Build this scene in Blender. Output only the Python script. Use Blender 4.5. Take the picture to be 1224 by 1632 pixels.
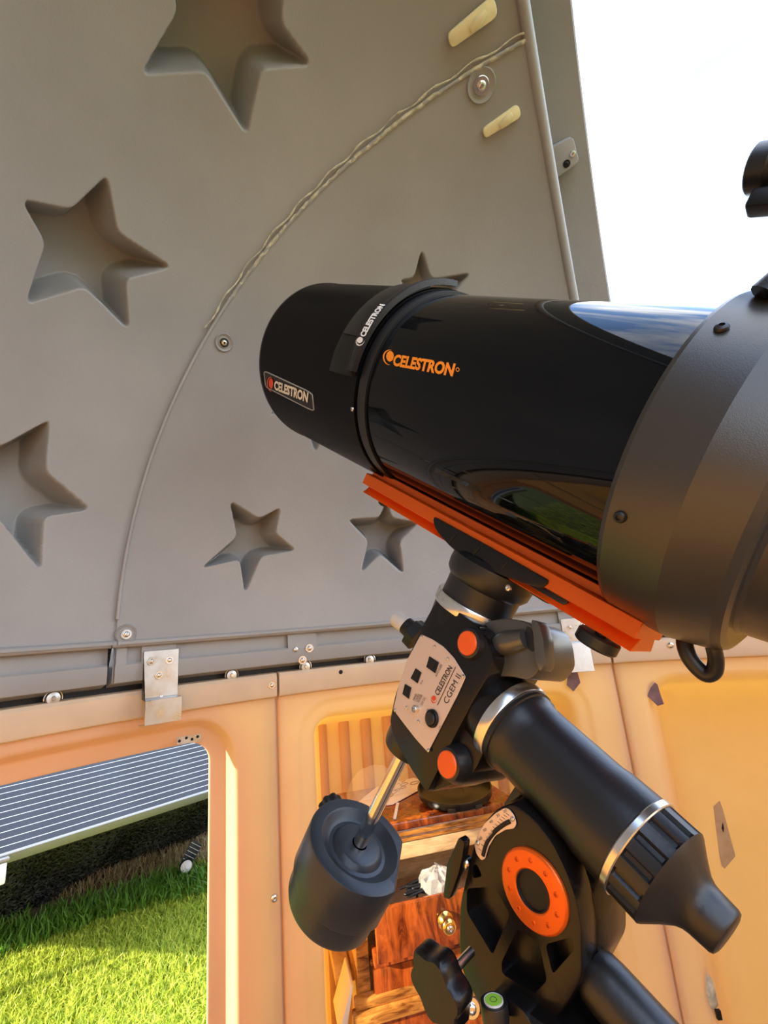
import bpy, bmesh, math, random
import numpy as np
from mathutils import Vector, Matrix

for o in list(bpy.data.objects):
    bpy.data.objects.remove(o)
scene = bpy.context.scene
COL = scene.collection
rng = np.random.default_rng(7)
random.seed(7)

# ------------------------------------------------------------------ camera
FPX, CX, CY = 740.0, 612.0, 816.0
EYE = np.array([0.0, 0.0, 1.40])
_p, _r = math.radians(14.5), math.radians(5.0)
CF = np.array([0, math.cos(_p), math.sin(_p)])
_R0 = np.array([1.0, 0, 0]); _U0 = np.cross(_R0, CF)
CR = math.cos(_r) * _R0 - math.sin(_r) * _U0
CU = math.sin(_r) * _R0 + math.cos(_r) * _U0
cam_d = bpy.data.cameras.new('camera')
cam_d.sensor_fit = 'HORIZONTAL'; cam_d.sensor_width = 36.0
cam_d.lens = FPX / 1224.0 * 36.0
cam_d.clip_start = 0.02; cam_d.clip_end = 500
cam = bpy.data.objects.new('camera', cam_d); COL.objects.link(cam)
cam.matrix_world = Matrix(((CR[0], CU[0], -CF[0], EYE[0]), (CR[1], CU[1], -CF[1], EYE[1]),
                           (CR[2], CU[2], -CF[2], EYE[2]), (0, 0, 0, 1)))
scene.camera = cam

# ------------------------------------------------------------------ sky, sun, exposure
vs = scene.view_settings
vs.view_transform = 'Standard'; vs.look = 'None'; vs.gamma = 1.0; vs.use_curve_mapping = False
vs.exposure = 0.18
SKY_STRENGTH = 1.9
SUN_STRENGTH = 12.5
SUN_ELEV = math.radians(19.0)
SUN_TO = np.array([0.88, 0.47, 0.0]); SUN_TO /= np.linalg.norm(SUN_TO)   # horizontal travel of the light

def make_world():
    w = bpy.data.worlds.new('sky'); scene.world = w; w.use_nodes = True
    nt = w.node_tree; N = nt.nodes; L = nt.links
    N.clear()
    out = N.new('ShaderNodeOutputWorld'); bg = N.new('ShaderNodeBackground')
    tc = N.new('ShaderNodeTexCoord'); sep = N.new('ShaderNodeSeparateXYZ')
    L.new(tc.outputs['Generated'], sep.inputs[0])
    ramp = N.new('ShaderNodeValToRGB')
    e = ramp.color_ramp.elements
    e[0].position = 0.0; e[0].color = (1.35, 1.45, 1.55, 1)
    e[1].position = 0.75; e[1].color = (0.42, 0.75, 1.45, 1)
    L.new(sep.outputs['Z'], ramp.inputs[0])
    mp = N.new('ShaderNodeMapping'); mp.inputs['Scale'].default_value = (1.0, 1.0, 2.6)
    L.new(tc.outputs['Generated'], mp.inputs[0])
    nz = N.new('ShaderNodeTexNoise'); nz.inputs['Scale'].default_value = 2.3
    nz.inputs['Detail'].default_value = 7; nz.inputs['Roughness'].default_value = 0.58
    L.new(mp.outputs[0], nz.inputs['Vector'])
    cr = N.new('ShaderNodeValToRGB')
    cr.color_ramp.elements[0].position = 0.46; cr.color_ramp.elements[1].position = 0.64
    L.new(nz.outputs['Fac'], cr.inputs[0])
    mx = N.new('ShaderNodeMix'); mx.data_type = 'RGBA'
    L.new(cr.outputs[0], mx.inputs['Factor'])
    L.new(ramp.outputs[0], mx.inputs['A']); mx.inputs['B'].default_value = (2.3, 2.25, 2.15, 1)
    L.new(mx.outputs['Result'], bg.inputs['Color'])
    bg.inputs['Strength'].default_value = SKY_STRENGTH
    L.new(bg.outputs[0], out.inputs['Surface'])
make_world()
sd = bpy.data.lights.new('sun', 'SUN'); sd.energy = SUN_STRENGTH; sd.angle = math.radians(0.6)
sd.color = (1.0, 0.88, 0.70)
so = bpy.data.objects.new('sun', sd); COL.objects.link(so)
_sv = Vector(SUN_TO * math.cos(SUN_ELEV) + np.array([0, 0, -math.sin(SUN_ELEV)]))
so.rotation_euler = _sv.to_track_quat('-Z', 'Y').to_euler()
so.location = (-6, -2, 6)

# ------------------------------------------------------------------ layout helpers
def V(*a): return np.array(a, float)
def nrm(v): v = np.asarray(v, float); return v / np.linalg.norm(v)
def ray(x, y):
    return nrm(CR * (x - CX) / FPX - CU * (y - CY) / FPX + CF)
def on_plane(x, y, P, n):
    d = ray(x, y); return EYE + d * (((np.asarray(P) - EYE) @ n) / (d @ n))
def on_z(x, y, z): return on_plane(x, y, V(0, 0, z), V(0, 0, 1))
def at_depth(x, y, dep):
    d = ray(x, y); return EYE + d * (dep / (d @ CF))
def px_of(P):
    q = np.asarray(P) - EYE; z = q @ CF
    return CX + FPX * (q @ CR) / z, CY - FPX * (q @ CU) / z

RIM = 1.318
O = V(0.28, 0.213, RIM)                 # centre of the observatory at rim height
def on_cyl(x, y, R):
    d = ray(x, y); e = EYE - O
    A = d[0]**2 + d[1]**2; b = d[0]*e[0] + d[1]*e[1]; c = e[0]**2 + e[1]**2 - R*R
    return EYE + d * ((-b + math.sqrt(b*b - A*c)) / A)
def cyl(azdeg, R, z):
    a = math.radians(azdeg); return V(O[0] + R*math.sin(a), O[1] + R*math.cos(a), z)
def az_of(P): return math.degrees(math.atan2(P[0]-O[0], P[1]-O[1]))
def radial(azdeg):
    a = math.radians(azdeg); return V(math.sin(a), math.cos(a), 0)
def tangent(azdeg):
    a = math.radians(azdeg); return V(math.cos(a), -math.sin(a), 0)
def frame(n, hint=(0, 0, 1)):
    n = nrm(n); h = np.asarray(hint, float)
    if abs(n @ nrm(h)) > 0.98: h = V(0, 1, 0)
    x = nrm(np.cross(h, n)); y = np.cross(n, x)
    return x, y, n

# ------------------------------------------------------------------ materials
def principled(name):
    m = bpy.data.materials.new(name); m.use_nodes = True
    return m, m.node_tree.nodes, m.node_tree.links, m.node_tree.nodes['Principled BSDF']
def mat(name, col, rough=0.5, metal=0.0, noise=0.0, nscale=40, bump=0.0, bscale=120, spec=0.5, coat=0.0, stretch=None, rvar=0.0):
    m, N, L, b = principled(name)
    b.inputs['Base Color'].default_value = (*col, 1); b.inputs['Roughness'].default_value = rough
    b.inputs['Metallic'].default_value = metal; b.inputs['Specular IOR Level'].default_value = spec
    b.inputs['Coat Weight'].default_value = coat; b.inputs['Coat Roughness'].default_value = 0.05
    tc = N.new('ShaderNodeTexCoord'); src = tc.outputs['Object']
    if stretch:
        mp = N.new('ShaderNodeMapping'); mp.inputs['Scale'].default_value = stretch
        L.new(src, mp.inputs[0]); src = mp.outputs[0]
    if noise or rvar:
        nz = N.new('ShaderNodeTexNoise'); nz.inputs['Scale'].default_value = nscale; nz.inputs['Detail'].default_value = 5
        L.new(src, nz.inputs['Vector'])
    if noise:
        r = N.new('ShaderNodeValToRGB')
        r.color_ramp.elements[0].position = 0.3; r.color_ramp.elements[1].position = 0.7
        r.color_ramp.elements[0].color = (*[c*(1-noise) for c in col], 1)
        r.color_ramp.elements[1].color = (*[min(1, c*(1+noise)) for c in col], 1)
        L.new(nz.outputs['Fac'], r.inputs[0]); L.new(r.outputs[0], b.inputs['Base Color'])
    if rvar:
        mr = N.new('ShaderNodeMapRange'); mr.inputs['From Min'].default_value = 0.3; mr.inputs['From Max'].default_value = 0.7
        mr.inputs['To Min'].default_value = max(0, rough-rvar); mr.inputs['To Max'].default_value = rough+rvar
        L.new(nz.outputs['Fac'], mr.inputs['Value']); L.new(mr.outputs[0], b.inputs['Roughness'])
    if bump:
        n2 = N.new('ShaderNodeTexNoise'); n2.inputs['Scale'].default_value = bscale; n2.inputs['Detail'].default_value = 3
        L.new(src, n2.inputs['Vector'])
        bp = N.new('ShaderNodeBump'); bp.inputs['Strength'].default_value = bump; bp.inputs['Distance'].default_value = 0.002
        L.new(n2.outputs['Fac'], bp.inputs['Height']); L.new(bp.outputs[0], b.inputs['Normal'])
    return m
def translucent_plastic(name, col, tcol, fac, rough=0.4):
    m, N, L, b = principled(name)
    tc = N.new('ShaderNodeTexCoord'); nz = N.new('ShaderNodeTexNoise')
    nz.inputs['Scale'].default_value = 5; nz.inputs['Detail'].default_value = 6
    L.new(tc.outputs['Object'], nz.inputs['Vector'])
    r = N.new('ShaderNodeValToRGB'); r.color_ramp.elements[0].position = 0.3; r.color_ramp.elements[1].position = 0.75
    r.color_ramp.elements[0].color = (*[c*0.93 for c in col], 1); r.color_ramp.elements[1].color = (*[min(1, c*1.05) for c in col], 1)
    L.new(nz.outputs['Fac'], r.inputs[0]); L.new(r.outputs[0], b.inputs['Base Color'])
    b.inputs['Roughness'].default_value = rough; b.inputs['Specular IOR Level'].default_value = 0.35
    n2 = N.new('ShaderNodeTexNoise'); n2.inputs['Scale'].default_value = 160
    L.new(tc.outputs['Object'], n2.inputs['Vector'])
    bp = N.new('ShaderNodeBump'); bp.inputs['Strength'].default_value = 0.12; bp.inputs['Distance'].default_value = 0.002
    L.new(n2.outputs['Fac'], bp.inputs['Height']); L.new(bp.outputs[0], b.inputs['Normal'])
    t = N.new('ShaderNodeBsdfTranslucent'); t.inputs['Color'].default_value = (*tcol, 1)
    mx = N.new('ShaderNodeMixShader'); mx.inputs['Fac'].default_value = fac
    out = N['Material Output']
    L.new(b.outputs[0], mx.inputs[1]); L.new(t.outputs[0], mx.inputs[2]); L.new(mx.outputs[0], out.inputs['Surface'])
    return m
def wood(name, c1, c2, scale=(30, 3, 30), rough=0.2, coat=0.6):
    m, N, L, b = principled(name)
    tc = N.new('ShaderNodeTexCoord'); mp = N.new('ShaderNodeMapping'); mp.inputs['Scale'].default_value = scale
    L.new(tc.outputs['Object'], mp.inputs[0])
    nz = N.new('ShaderNodeTexNoise'); nz.inputs['Scale'].default_value = 1.6; nz.inputs['Detail'].default_value = 8
    nz.inputs['Roughness'].default_value = 0.6; nz.inputs['Distortion'].default_value = 0.8
    L.new(mp.outputs[0], nz.inputs['Vector'])
    r = N.new('ShaderNodeValToRGB'); r.color_ramp.elements[0].position = 0.36; r.color_ramp.elements[1].position = 0.62
    r.color_ramp.elements[0].color = (*c1, 1); r.color_ramp.elements[1].color = (*c2, 1)
    L.new(nz.outputs['Fac'], r.inputs[0]); L.new(r.outputs[0], b.inputs['Base Color'])
    b.inputs['Roughness'].default_value = rough; b.inputs['Coat Weight'].default_value = coat; b.inputs['Coat Roughness'].default_value = 0.08
    return m

M = {}
def dome_material():
    m, N, L, b = principled('dome_plastic')
    tc = N.new('ShaderNodeTexCoord')
    nz = N.new('ShaderNodeTexNoise'); nz.inputs['Scale'].default_value = 2.2; nz.inputs['Detail'].default_value = 7; nz.inputs['Roughness'].default_value = 0.55
    L.new(tc.outputs['Object'], nz.inputs['Vector'])
    r = N.new('ShaderNodeValToRGB'); r.color_ramp.elements[0].position = 0.3; r.color_ramp.elements[1].position = 0.72
    r.color_ramp.elements[0].color = (0.285, 0.28, 0.27, 1); r.color_ramp.elements[1].color = (0.37, 0.365, 0.35, 1)
    L.new(nz.outputs['Fac'], r.inputs[0]); L.new(r.outputs[0], b.inputs['Base Color'])
    # handling scuffs: a little glossier in blotches
    n3 = N.new('ShaderNodeTexNoise'); n3.inputs['Scale'].default_value = 3.5; n3.inputs['Detail'].default_value = 4; n3.inputs['Distortion'].default_value = 1.2
    L.new(tc.outputs['Object'], n3.inputs['Vector'])
    mr = N.new('ShaderNodeMapRange'); mr.inputs['From Min'].default_value = 0.35; mr.inputs['From Max'].default_value = 0.65
    mr.inputs['To Min'].default_value = 0.36; mr.inputs['To Max'].default_value = 0.5
    L.new(n3.outputs['Fac'], mr.inputs['Value']); L.new(mr.outputs[0], b.inputs['Roughness'])
    b.inputs['Specular IOR Level'].default_value = 0.5
    n2 = N.new('ShaderNodeTexNoise'); n2.inputs['Scale'].default_value = 220; n2.inputs['Detail'].default_value = 2
    L.new(tc.outputs['Object'], n2.inputs['Vector'])
    bp = N.new('ShaderNodeBump'); bp.inputs['Strength'].default_value = 0.18; bp.inputs['Distance'].default_value = 0.002
    L.new(n2.outputs['Fac'], bp.inputs['Height']); L.new(bp.outputs[0], b.inputs['Normal'])
    return m
M['dome'] = dome_material()
M['tan'] = translucent_plastic('tan_plastic', (0.74, 0.50, 0.29), (1.0, 0.48, 0.06), 0.22)
M['tan_rim'] = mat('tan_rim_plastic', (0.72, 0.54, 0.36), 0.4, noise=0.08, nscale=9, bump=0.1)
M['sealant'] = mat('yellowed_sealant', (0.52, 0.49, 0.36), 0.55, noise=0.35, nscale=60, bump=0.8, bscale=150)
M['cream'] = mat('cream_insert', (0.80, 0.74, 0.45), 0.4, noise=0.08)
M['steel'] = mat('stainless', (0.72, 0.70, 0.66), 0.22, 1.0)
M['zinc'] = mat('zinc_plate', (0.62, 0.62, 0.60), 0.34, 1.0, noise=0.14, nscale=30, rvar=0.10, bump=0.1, bscale=40)
M['silver'] = mat('anodised_silver', (0.80, 0.79, 0.77), 0.25, 1.0)
M['chrome'] = mat('polished_shaft', (0.82, 0.80, 0.76), 0.09, 1.0)
M['grey_cast'] = mat('grey_casting', (0.13, 0.125, 0.11), 0.30, 0.6, bump=0.08, bscale=600)
M['black_gloss'] = mat('gloss_black_paint', (0.003, 0.004, 0.006), 0.03, 0.0, spec=0.30, rvar=0.012, nscale=5)
M['black_satin'] = mat('satin_black', (0.011, 0.011, 0.012), 0.37, spec=0.6, bump=0.08, bscale=260)
M['black_shield'] = mat('dew_shield_black', (0.004, 0.004, 0.005), 0.27, spec=0.22)
M['black_soft'] = mat('soft_black', (0.009, 0.009, 0.009), 0.42, spec=0.35)
M['black_plate'] = mat('plate_black', (0.007, 0.006, 0.006), 0.26, spec=0.38, bump=0.06, bscale=300)
M['cell'] = mat('rear_cell_grey', (0.075, 0.072, 0.067), 0.33, 0.55, bump=0.10, bscale=1100)
M['rubber'] = mat('weight_coating', (0.024, 0.030, 0.038), 0.36, noise=0.12, nscale=25, bump=0.15, bscale=90)
M['dark_hole'] = mat('dark_recess', (0.004, 0.004, 0.004), 0.6)
M['orange_anod'] = mat('orange_anodised', (0.80, 0.13, 0.008), 0.34, 0.45, bump=0.05, bscale=400)
M['orange_cap'] = mat('orange_cap', (0.90, 0.12, 0.01), 0.35)
M['orange_print'] = mat('orange_print', (0.95, 0.28, 0.015), 0.5)
M['red_print'] = mat('red_print', (0.80, 0.07, 0.015), 0.5)
M['white_print'] = mat('white_print', (0.85, 0.83, 0.78), 0.5)
M['grey_print'] = mat('grey_print', (0.35, 0.36, 0.37), 0.5)
M['black_print'] = mat('black_print', (0.012, 0.012, 0.012), 0.5)
M['panel_silver'] = mat('panel_silver', (0.80, 0.62, 0.50), 0.38, 0.35, bump=0.05, bscale=500)
M['brass'] = mat('brass_knob', (0.85, 0.55, 0.16), 0.18, 1.0)
M['wood_red'] = wood('drawer_wood', (0.07, 0.010, 0.003), (0.38, 0.075, 0.010), (26, 26, 7))
M['wood_body'] = wood('cabinet_wood', (0.13, 0.035, 0.006), (0.66, 0.28, 0.05), (6, 6, 40))
M['wood_raw'] = wood('raw_wood', (0.50, 0.30, 0.13), (0.72, 0.50, 0.25), (6, 6, 40), 0.5, 0.0)
M['paper'] = mat('paper', (0.85, 0.78, 0.66), 0.7)
M['ink'] = mat('paper_ink', (0.28, 0.17, 0.10), 0.7)
M['tape_purple'] = mat('purple_tape', (0.16, 0.085, 0.095), 0.45, noise=0.35, nscale=30, bump=0.5, bscale=60)
M['tape_grey'] = mat('clear_grey_tape', (0.50, 0.38, 0.24), 0.35, noise=0.1)
M['floor'] = mat('floor_boards', (0.22, 0.16, 0.11), 0.6, noise=0.3, nscale=8)
M['soil'] = mat('lawn_soil', (0.10, 0.13, 0.03), 0.95, noise=0.5, nscale=14, bump=0.6, bscale=30)
M['straw_soil'] = mat('straw_soil', (0.20, 0.14, 0.07), 0.95, noise=0.5, nscale=16, bump=0.6, bscale=30)
M['net'] = mat('black_net', (0.012, 0.014, 0.010), 0.6)
M['alu'] = mat('panel_frame_alu', (0.30, 0.30, 0.29), 0.45, 0.5)
M['cells'] = mat('solar_cells', (0.030, 0.036, 0.046), 0.42, 0.0, noise=0.25, nscale=5, spec=0.22)
M['white_plastic'] = mat('white_plastic', (0.8, 0.8, 0.78), 0.4)
M['lens'] = mat('lamp_lens', (0.92, 0.92, 0.88), 0.15, coat=0.6)
M['level'] = mat('bubble_level', (0.45, 0.85, 0.08), 0.12, coat=0.8)
M['frost'] = mat('frosted_plastic', (0.62, 0.60, 0.56), 0.35)
def grass_mat(name, c1, c2, tr):
    m, N, L, b = principled(name)
    oi = N.new('ShaderNodeTexCoord'); nz = N.new('ShaderNodeTexNoise'); nz.inputs['Scale'].default_value = 35; nz.inputs['Detail'].default_value = 3
    L.new(oi.outputs['Object'], nz.inputs['Vector'])
    r = N.new('ShaderNodeValToRGB'); r.color_ramp.elements[0].position = 0.32; r.color_ramp.elements[1].position = 0.68
    r.color_ramp.elements[0].color = (*c1, 1); r.color_ramp.elements[1].color = (*c2, 1)
    L.new(nz.outputs['Fac'], r.inputs[0]); L.new(r.outputs[0], b.inputs['Base Color']); b.inputs['Roughness'].default_value = 0.5
    t = N.new('ShaderNodeBsdfTranslucent'); L.new(r.outputs[0], t.inputs['Color'])
    mx = N.new('ShaderNodeMixShader'); mx.inputs['Fac'].default_value = tr
    L.new(b.outputs[0], mx.inputs[1]); L.new(t.outputs[0], mx.inputs[2]); L.new(mx.outputs[0], N['Material Output'].inputs['Surface'])
    return m
M['grass'] = grass_mat('grass_blades', (0.34, 0.48, 0.03), (0.75, 0.80, 0.12), 0.4)
M['grass_dark'] = grass_mat('grass_blades_deep', (0.07, 0.20, 0.015), (0.16, 0.32, 0.03), 0.3)
M['straw'] = grass_mat('dry_grass', (0.30, 0.20, 0.09), (0.52, 0.40, 0.20), 0.2)
def clear_plastic():
    m, N, L, b = principled('clear_film')
    b.inputs['Base Color'].default_value = (0.9, 0.85, 0.75, 1); b.inputs['Roughness'].default_value = 0.12
    tr = N.new('ShaderNodeBsdfTransparent'); mx = N.new('ShaderNodeMixShader'); mx.inputs['Fac'].default_value = 0.72
    L.new(b.outputs[0], mx.inputs[1]); L.new(tr.outputs[0], mx.inputs[2]); L.new(mx.outputs[0], N['Material Output'].inputs['Surface'])
    return m
M['film'] = clear_plastic()

# ------------------------------------------------------------------ object helpers
WLOC = {}
def empty(name, loc, label=None, cat=None, group=None, kind=None, parent=None):
    o = bpy.data.objects.new(name, None); COL.objects.link(o); o.empty_display_size = 0.03
    loc = np.asarray(loc, float); WLOC[o] = loc
    if parent is not None: o.parent = parent; o.location = Vector(loc - WLOC[parent])
    else: o.location = Vector(loc)
    tag(o, label, cat, group, kind); return o
def tag(o, label=None, cat=None, group=None, kind=None):
    if label: o['label'] = label
    if cat: o['category'] = cat
    if group: o['group'] = group
    if kind: o['kind'] = kind
    return o
def obj(name, verts, faces, m, parent=None, origin=None, angle=35, flat=False):
    verts = np.asarray(verts, float)
    if origin is None: origin = verts.mean(0)
    origin = np.asarray(origin, float)
    me = bpy.data.meshes.new(name)
    me.from_pydata((verts - origin).tolist(), [], faces); me.update()
    if not flat:
        me.shade_smooth()
        me.set_sharp_from_angle(angle=math.radians(angle))
    if m is not None: me.materials.append(M[m] if isinstance(m, str) else m)
    return link(name, me, parent, origin)
def link(name, me, parent, origin):
    o = bpy.data.objects.new(name, me); COL.objects.link(o)
    origin = np.asarray(origin, float); WLOC[o] = origin
    if parent is not None: o.parent = parent; o.location = Vector(origin - WLOC[parent])
    else: o.location = Vector(origin)
    return o
def from_bm(name, bm, m, parent=None, origin=None, angle=35):
    bmesh.ops.recalc_face_normals(bm, faces=bm.faces)
    vs_ = np.array([v.co[:] for v in bm.verts]); bm.verts.index_update()
    fs = [[v.index for v in f.verts] for f in bm.faces]; bm.free()
    return obj(name, vs_, fs, m, parent, origin, angle)
def poly_bm(pts, dvec, bevel=0.0, seg=2):
    """closed planar outline pts extruded by dvec"""
    bm = bmesh.new(); vs_ = [bm.verts.new(Vector(p)) for p in pts]
    f = bm.faces.new(vs_)
    r = bmesh.ops.extrude_face_region(bm, geom=[f])
    bmesh.ops.translate(bm, verts=[g for g in r['geom'] if isinstance(g, bmesh.types.BMVert)], vec=Vector(dvec))
    bmesh.ops.recalc_face_normals(bm, faces=bm.faces)
    if bevel:
        ed = [e for e in bm.edges if len(e.link_faces) == 2 and e.calc_face_angle(0) > 0.5]
        bmesh.ops.bevel(bm, geom=ed, offset=bevel, segments=seg, affect='EDGES', profile=0.5, clamp_overlap=True)
    return bm
def prism(name, pts, dvec, m, parent=None, bevel=0.0, seg=2, origin=None):
    return from_bm(name, poly_bm(pts, dvec, bevel, seg), m, parent, origin)
def box(name, c, ax, ay, az, m, parent=None, bevel=0.0, origin=None, seg=2):
    c = np.asarray(c); ax, ay, az = map(np.asarray, (ax, ay, az))
    pts = [c - ax - ay - az, c + ax - ay - az, c + ax + ay - az, c - ax + ay - az]
    return prism(name, pts, 2*az, m, parent, bevel, seg, origin)
def lathe_data(org, axis, prof, seg=48, cap0=True, cap1=True, xdir=None, radf=None):
    x, y, n = frame(axis, (0, 0, 1) if xdir is None else xdir)
    vv, ff = [], []
    for i, (d, r) in enumerate(prof):
        for k in range(seg):
            t = 2*math.pi*k/seg; rr = r if radf is None else radf(i, t, r)
            vv.append(org + n*d + (x*math.cos(t) + y*math.sin(t))*rr)
    for i in range(len(prof)-1):
        for k in range(seg):
            k2 = (k+1) % seg
            ff.append((i*seg+k, i*seg+k2, (i+1)*seg+k2, (i+1)*seg+k))
    if cap0: ff.append(tuple(range(seg))[::-1])
    if cap1: ff.append(tuple((len(prof)-1)*seg + k for k in range(seg)))
    return vv, ff
def lathe(name, org, axis, prof, m, parent=None, seg=48, cap0=True, cap1=True, angle=35, radf=None, origin=None):
    vv, ff = lathe_data(np.asarray(org, float), axis, prof, seg, cap0, cap1, radf=radf)
    return obj(name, vv, ff, m, parent, origin, angle)
def sweep_data(path, r, seg=10, flat=None, closed=False, caps=True):
    path = [np.asarray(p, float) for p in path]; n = len(path)
    rs = r if hasattr(r, '__len__') else [r]*n
    vv, ff = [], []; up = None
    for i, p in enumerate(path):
        if closed: t = nrm(path[(i+1) % n] - path[i-1])
        else: t = nrm(path[min(i+1, n-1)] - path[max(i-1, 0)])
        if up is None:
            up = V(0, 0, 1) if abs(t[2]) < 0.9 else V(1, 0, 0)
            if flat is not None: up = np.asarray(flat[0])
        x = nrm(np.cross(up, t)); y = np.cross(t, x); up = y
        for k in range(seg):
            a = 2*math.pi*k/seg
            sx = rs[i] if flat is None else rs[i]*flat[1]
            vv.append(p + x*math.cos(a)*sx + y*math.sin(a)*rs[i])
    m_ = n if closed else n-1
    for i in range(m_):
        j = (i+1) % n
        for k in range(seg):
            k2 = (k+1) % seg; ff.append((i*seg+k, i*seg+k2, j*seg+k2, j*seg+k))
    if not closed and caps:
        ff.append(tuple(range(seg))[::-1]); ff.append(tuple((n-1)*seg+k for k in range(seg)))
    return vv, ff
def sweep(name, path, r, m, parent=None, seg=10, flat=None, closed=False, origin=None):
    vv, ff = sweep_data(path, r, seg, flat, closed); return obj(name, vv, ff, m, parent, origin, 50)
def spline(pts, n=40, closed=False):
    pts = [np.asarray(p, float) for p in pts]; out = []
    N_ = len(pts); segs = N_ if closed else N_-1
    per = max(2, n//segs)
    for i in range(segs):
        if closed: p0, p1, p2, p3 = pts[i-1], pts[i], pts[(i+1) % N_], pts[(i+2) % N_]
        else: p0, p1, p2, p3 = pts[max(i-1, 0)], pts[i], pts[i+1], pts[min(i+2, N_-1)]
        for k in range(per):
            t = k/per
            out.append(0.5*((2*p1) + (-p0+p2)*t + (2*p0-5*p1+4*p2-p3)*t*t + (-p0+3*p1-3*p2+p3)*t**3))
    if not closed: out.append(pts[-1])
    return out
def round_poly(pts, r, n=4):
    """round the corners of a closed 2D/3D polygon"""
    pts = [np.asarray(p, float) for p in pts]; out = []; N_ = len(pts)
    for i in range(N_):
        a, b, c = pts[i-1], pts[i], pts[(i+1) % N_]
        d1, d2 = a-b, c-b; l1, l2 = np.linalg.norm(d1), np.linalg.norm(d2)
        rr = min(r, 0.45*l1, 0.45*l2); p, q = b + d1/l1*rr, b + d2/l2*rr
        for k in range(n+1):
            t = k/n; out.append((1-t)**2*p + 2*t*(1-t)*b + t*t*q)
    return out
def loft(loops, closed=True):
    n = len(loops[0]); vv = [p for l in loops for p in l]; ff = []
    for i in range(len(loops)-1):
        for k in range(n if closed else n-1):
            k2 = (k+1) % n; ff.append((i*n+k, i*n+k2, (i+1)*n+k2, (i+1)*n+k))
    return vv, ff
_hex = {}
def bolt_mesh(kind):
    if kind in _hex: return _hex[kind]
    vv, ff = [], []
    if kind == 'washer':      # washer with a domed socket-head screw, unit radius
        v1, f1 = lathe_data(V(0,0,0), V(0,0,1), [(0,1.0),(0.16,1.0),(0.2,0.95),(0.2,0.6)], 20, True, True)
        v2, f2 = lathe_data(V(0,0,0.2), V(0,0,1), [(0,0.58),(0.22,0.55),(0.36,0.40),(0.40,0.26),(0.22,0.24)], 12, False, True)
    else:                     # plain button-head screw
        v1, f1 = lathe_data(V(0,0,0), V(0,0,1), [(0,1.0),(0.2,1.0),(0.5,0.85),(0.68,0.5),(0.7,0.42)], 16, True, False)
        v2, f2 = lathe_data(V(0,0,0.7), V(0,0,1), [(0,0.42),(-0.35,0.38)], 16, False, True)
    vv = v1 + v2; ff = f1 + [tuple(i+len(v1) for i in f) for f in f2]
    me = bpy.data.meshes.new(kind + '_bolt'); me.from_pydata([tuple(p) for p in vv], [], ff); me.update()
    me.shade_smooth(); me.set_sharp_from_angle(angle=math.radians(35)); _hex[kind] = me
    return me
_boltm = {}
def bolt(name, P, n, r, parent, m='steel', kind='washer'):
    key = (kind, m)
    if key not in _boltm:
        me = bolt_mesh(kind).copy(); me.materials.append(M[m]); _boltm[key] = me
    o = link(name, _boltm[key], parent, P)
    o.rotation_euler = Vector(n).to_track_quat('Z', 'Y').to_euler(); o.scale = (r, r, r)
    return o
_txt = {}
def text_mesh(s, bold=0.0, shear=0.0):
    key = (s, bold, shear)
    if key in _txt: return _txt[key]
    c = bpy.data.curves.new('lettering', 'FONT'); c.body = s; c.offset = bold; c.shear = shear
    c.resolution_u = 3; c.fill_mode = 'FRONT' if 'FRONT' in c.bl_rna.properties['fill_mode'].enum_items.keys() else 'BOTH'
    o = bpy.data.objects.new('lettering', c); COL.objects.link(o)
    dg = bpy.context.evaluated_depsgraph_get(); ev = o.evaluated_get(dg); me = ev.to_mesh()
    vv = np.array([v.co[:2] for v in me.vertices]); ff = [tuple(p.vertices) for p in me.polygons]
    ev.to_mesh_clear(); bpy.data.objects.remove(o); bpy.data.curves.remove(c)
    vv = vv - vv.min(0); w, h = vv.max(0); _txt[key] = (vv/h, ff, w/h)   # height 1
    return _txt[key]
def text(name, s, fn, m, parent, w, h, bold=0.0, shear=0.0):
    """fn maps (x,y) in metres from the lower-left corner to a point on the printed surface"""
    vv, ff, asp = text_mesh(s, bold, shear)
    P = [fn(x/asp*w, y*h) for x, y in vv]
    return obj(name, P, ff, m, parent, flat=True)

# ================================================================== THE SETTING
# ------------------------------------------------------------------ dome
RD = 1.27
DC = O + V(0, 0, 0.112)                 # centre of the dome sphere
E1 = nrm(V(0.414, 0.910, 0)); E2 = nrm(V(0.910, -0.414, 0))
PHI_EDGE = math.degrees(math.asin(-0.105/RD))
def sph_dir(phi, th):
    return (np.sin(phi)[..., None]*E2 + (np.cos(phi)*np.cos(th))[..., None]*E1 + (np.cos(phi)*np.sin(th))[..., None]*V(0, 0, 1))
def on_dome(x, y, R=RD):
    d = ray(x, y); e = EYE - DC; b = d @ e; c = e @ e - R*R
    return EYE + d*(-b + math.sqrt(b*b - c))
STARS = [
    [(460,-85),(448,38),(497,104),(417,109),(395,215),(330,112),(228,118),(287,18),(262,-75),(370,-40)],
    [(172,281),(189,372),(274,426),(201,444),(207,525),(137,456),(44,484),(76,388),(37,319),(115,336)],
    [(80,670),(74,752),(145,812),(71,823),(67,908),(0,823),(-80,880),(-38,790),(-80,705),(2,713)],
    [(367,799),(412,827),(447,809),(438,850),(471,877),(416,886),(391,945),(383,891),(322,905),(379,855)],
    [(617,797),(624,826),(667,833),(636,862),(643,914),(606,882),(576,912),(588,862),(555,828),(605,825)],
    [(672,398),(687,446),(750,436),(716,474),(742,528),(700,504),(655,534),(672,478),(636,447),(660,444)],
    [(514,560),(528,606),(572,620),(534,648),(503,721),(482,656),(430,660),(470,628),(450,580),(490,600)],
]
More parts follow.
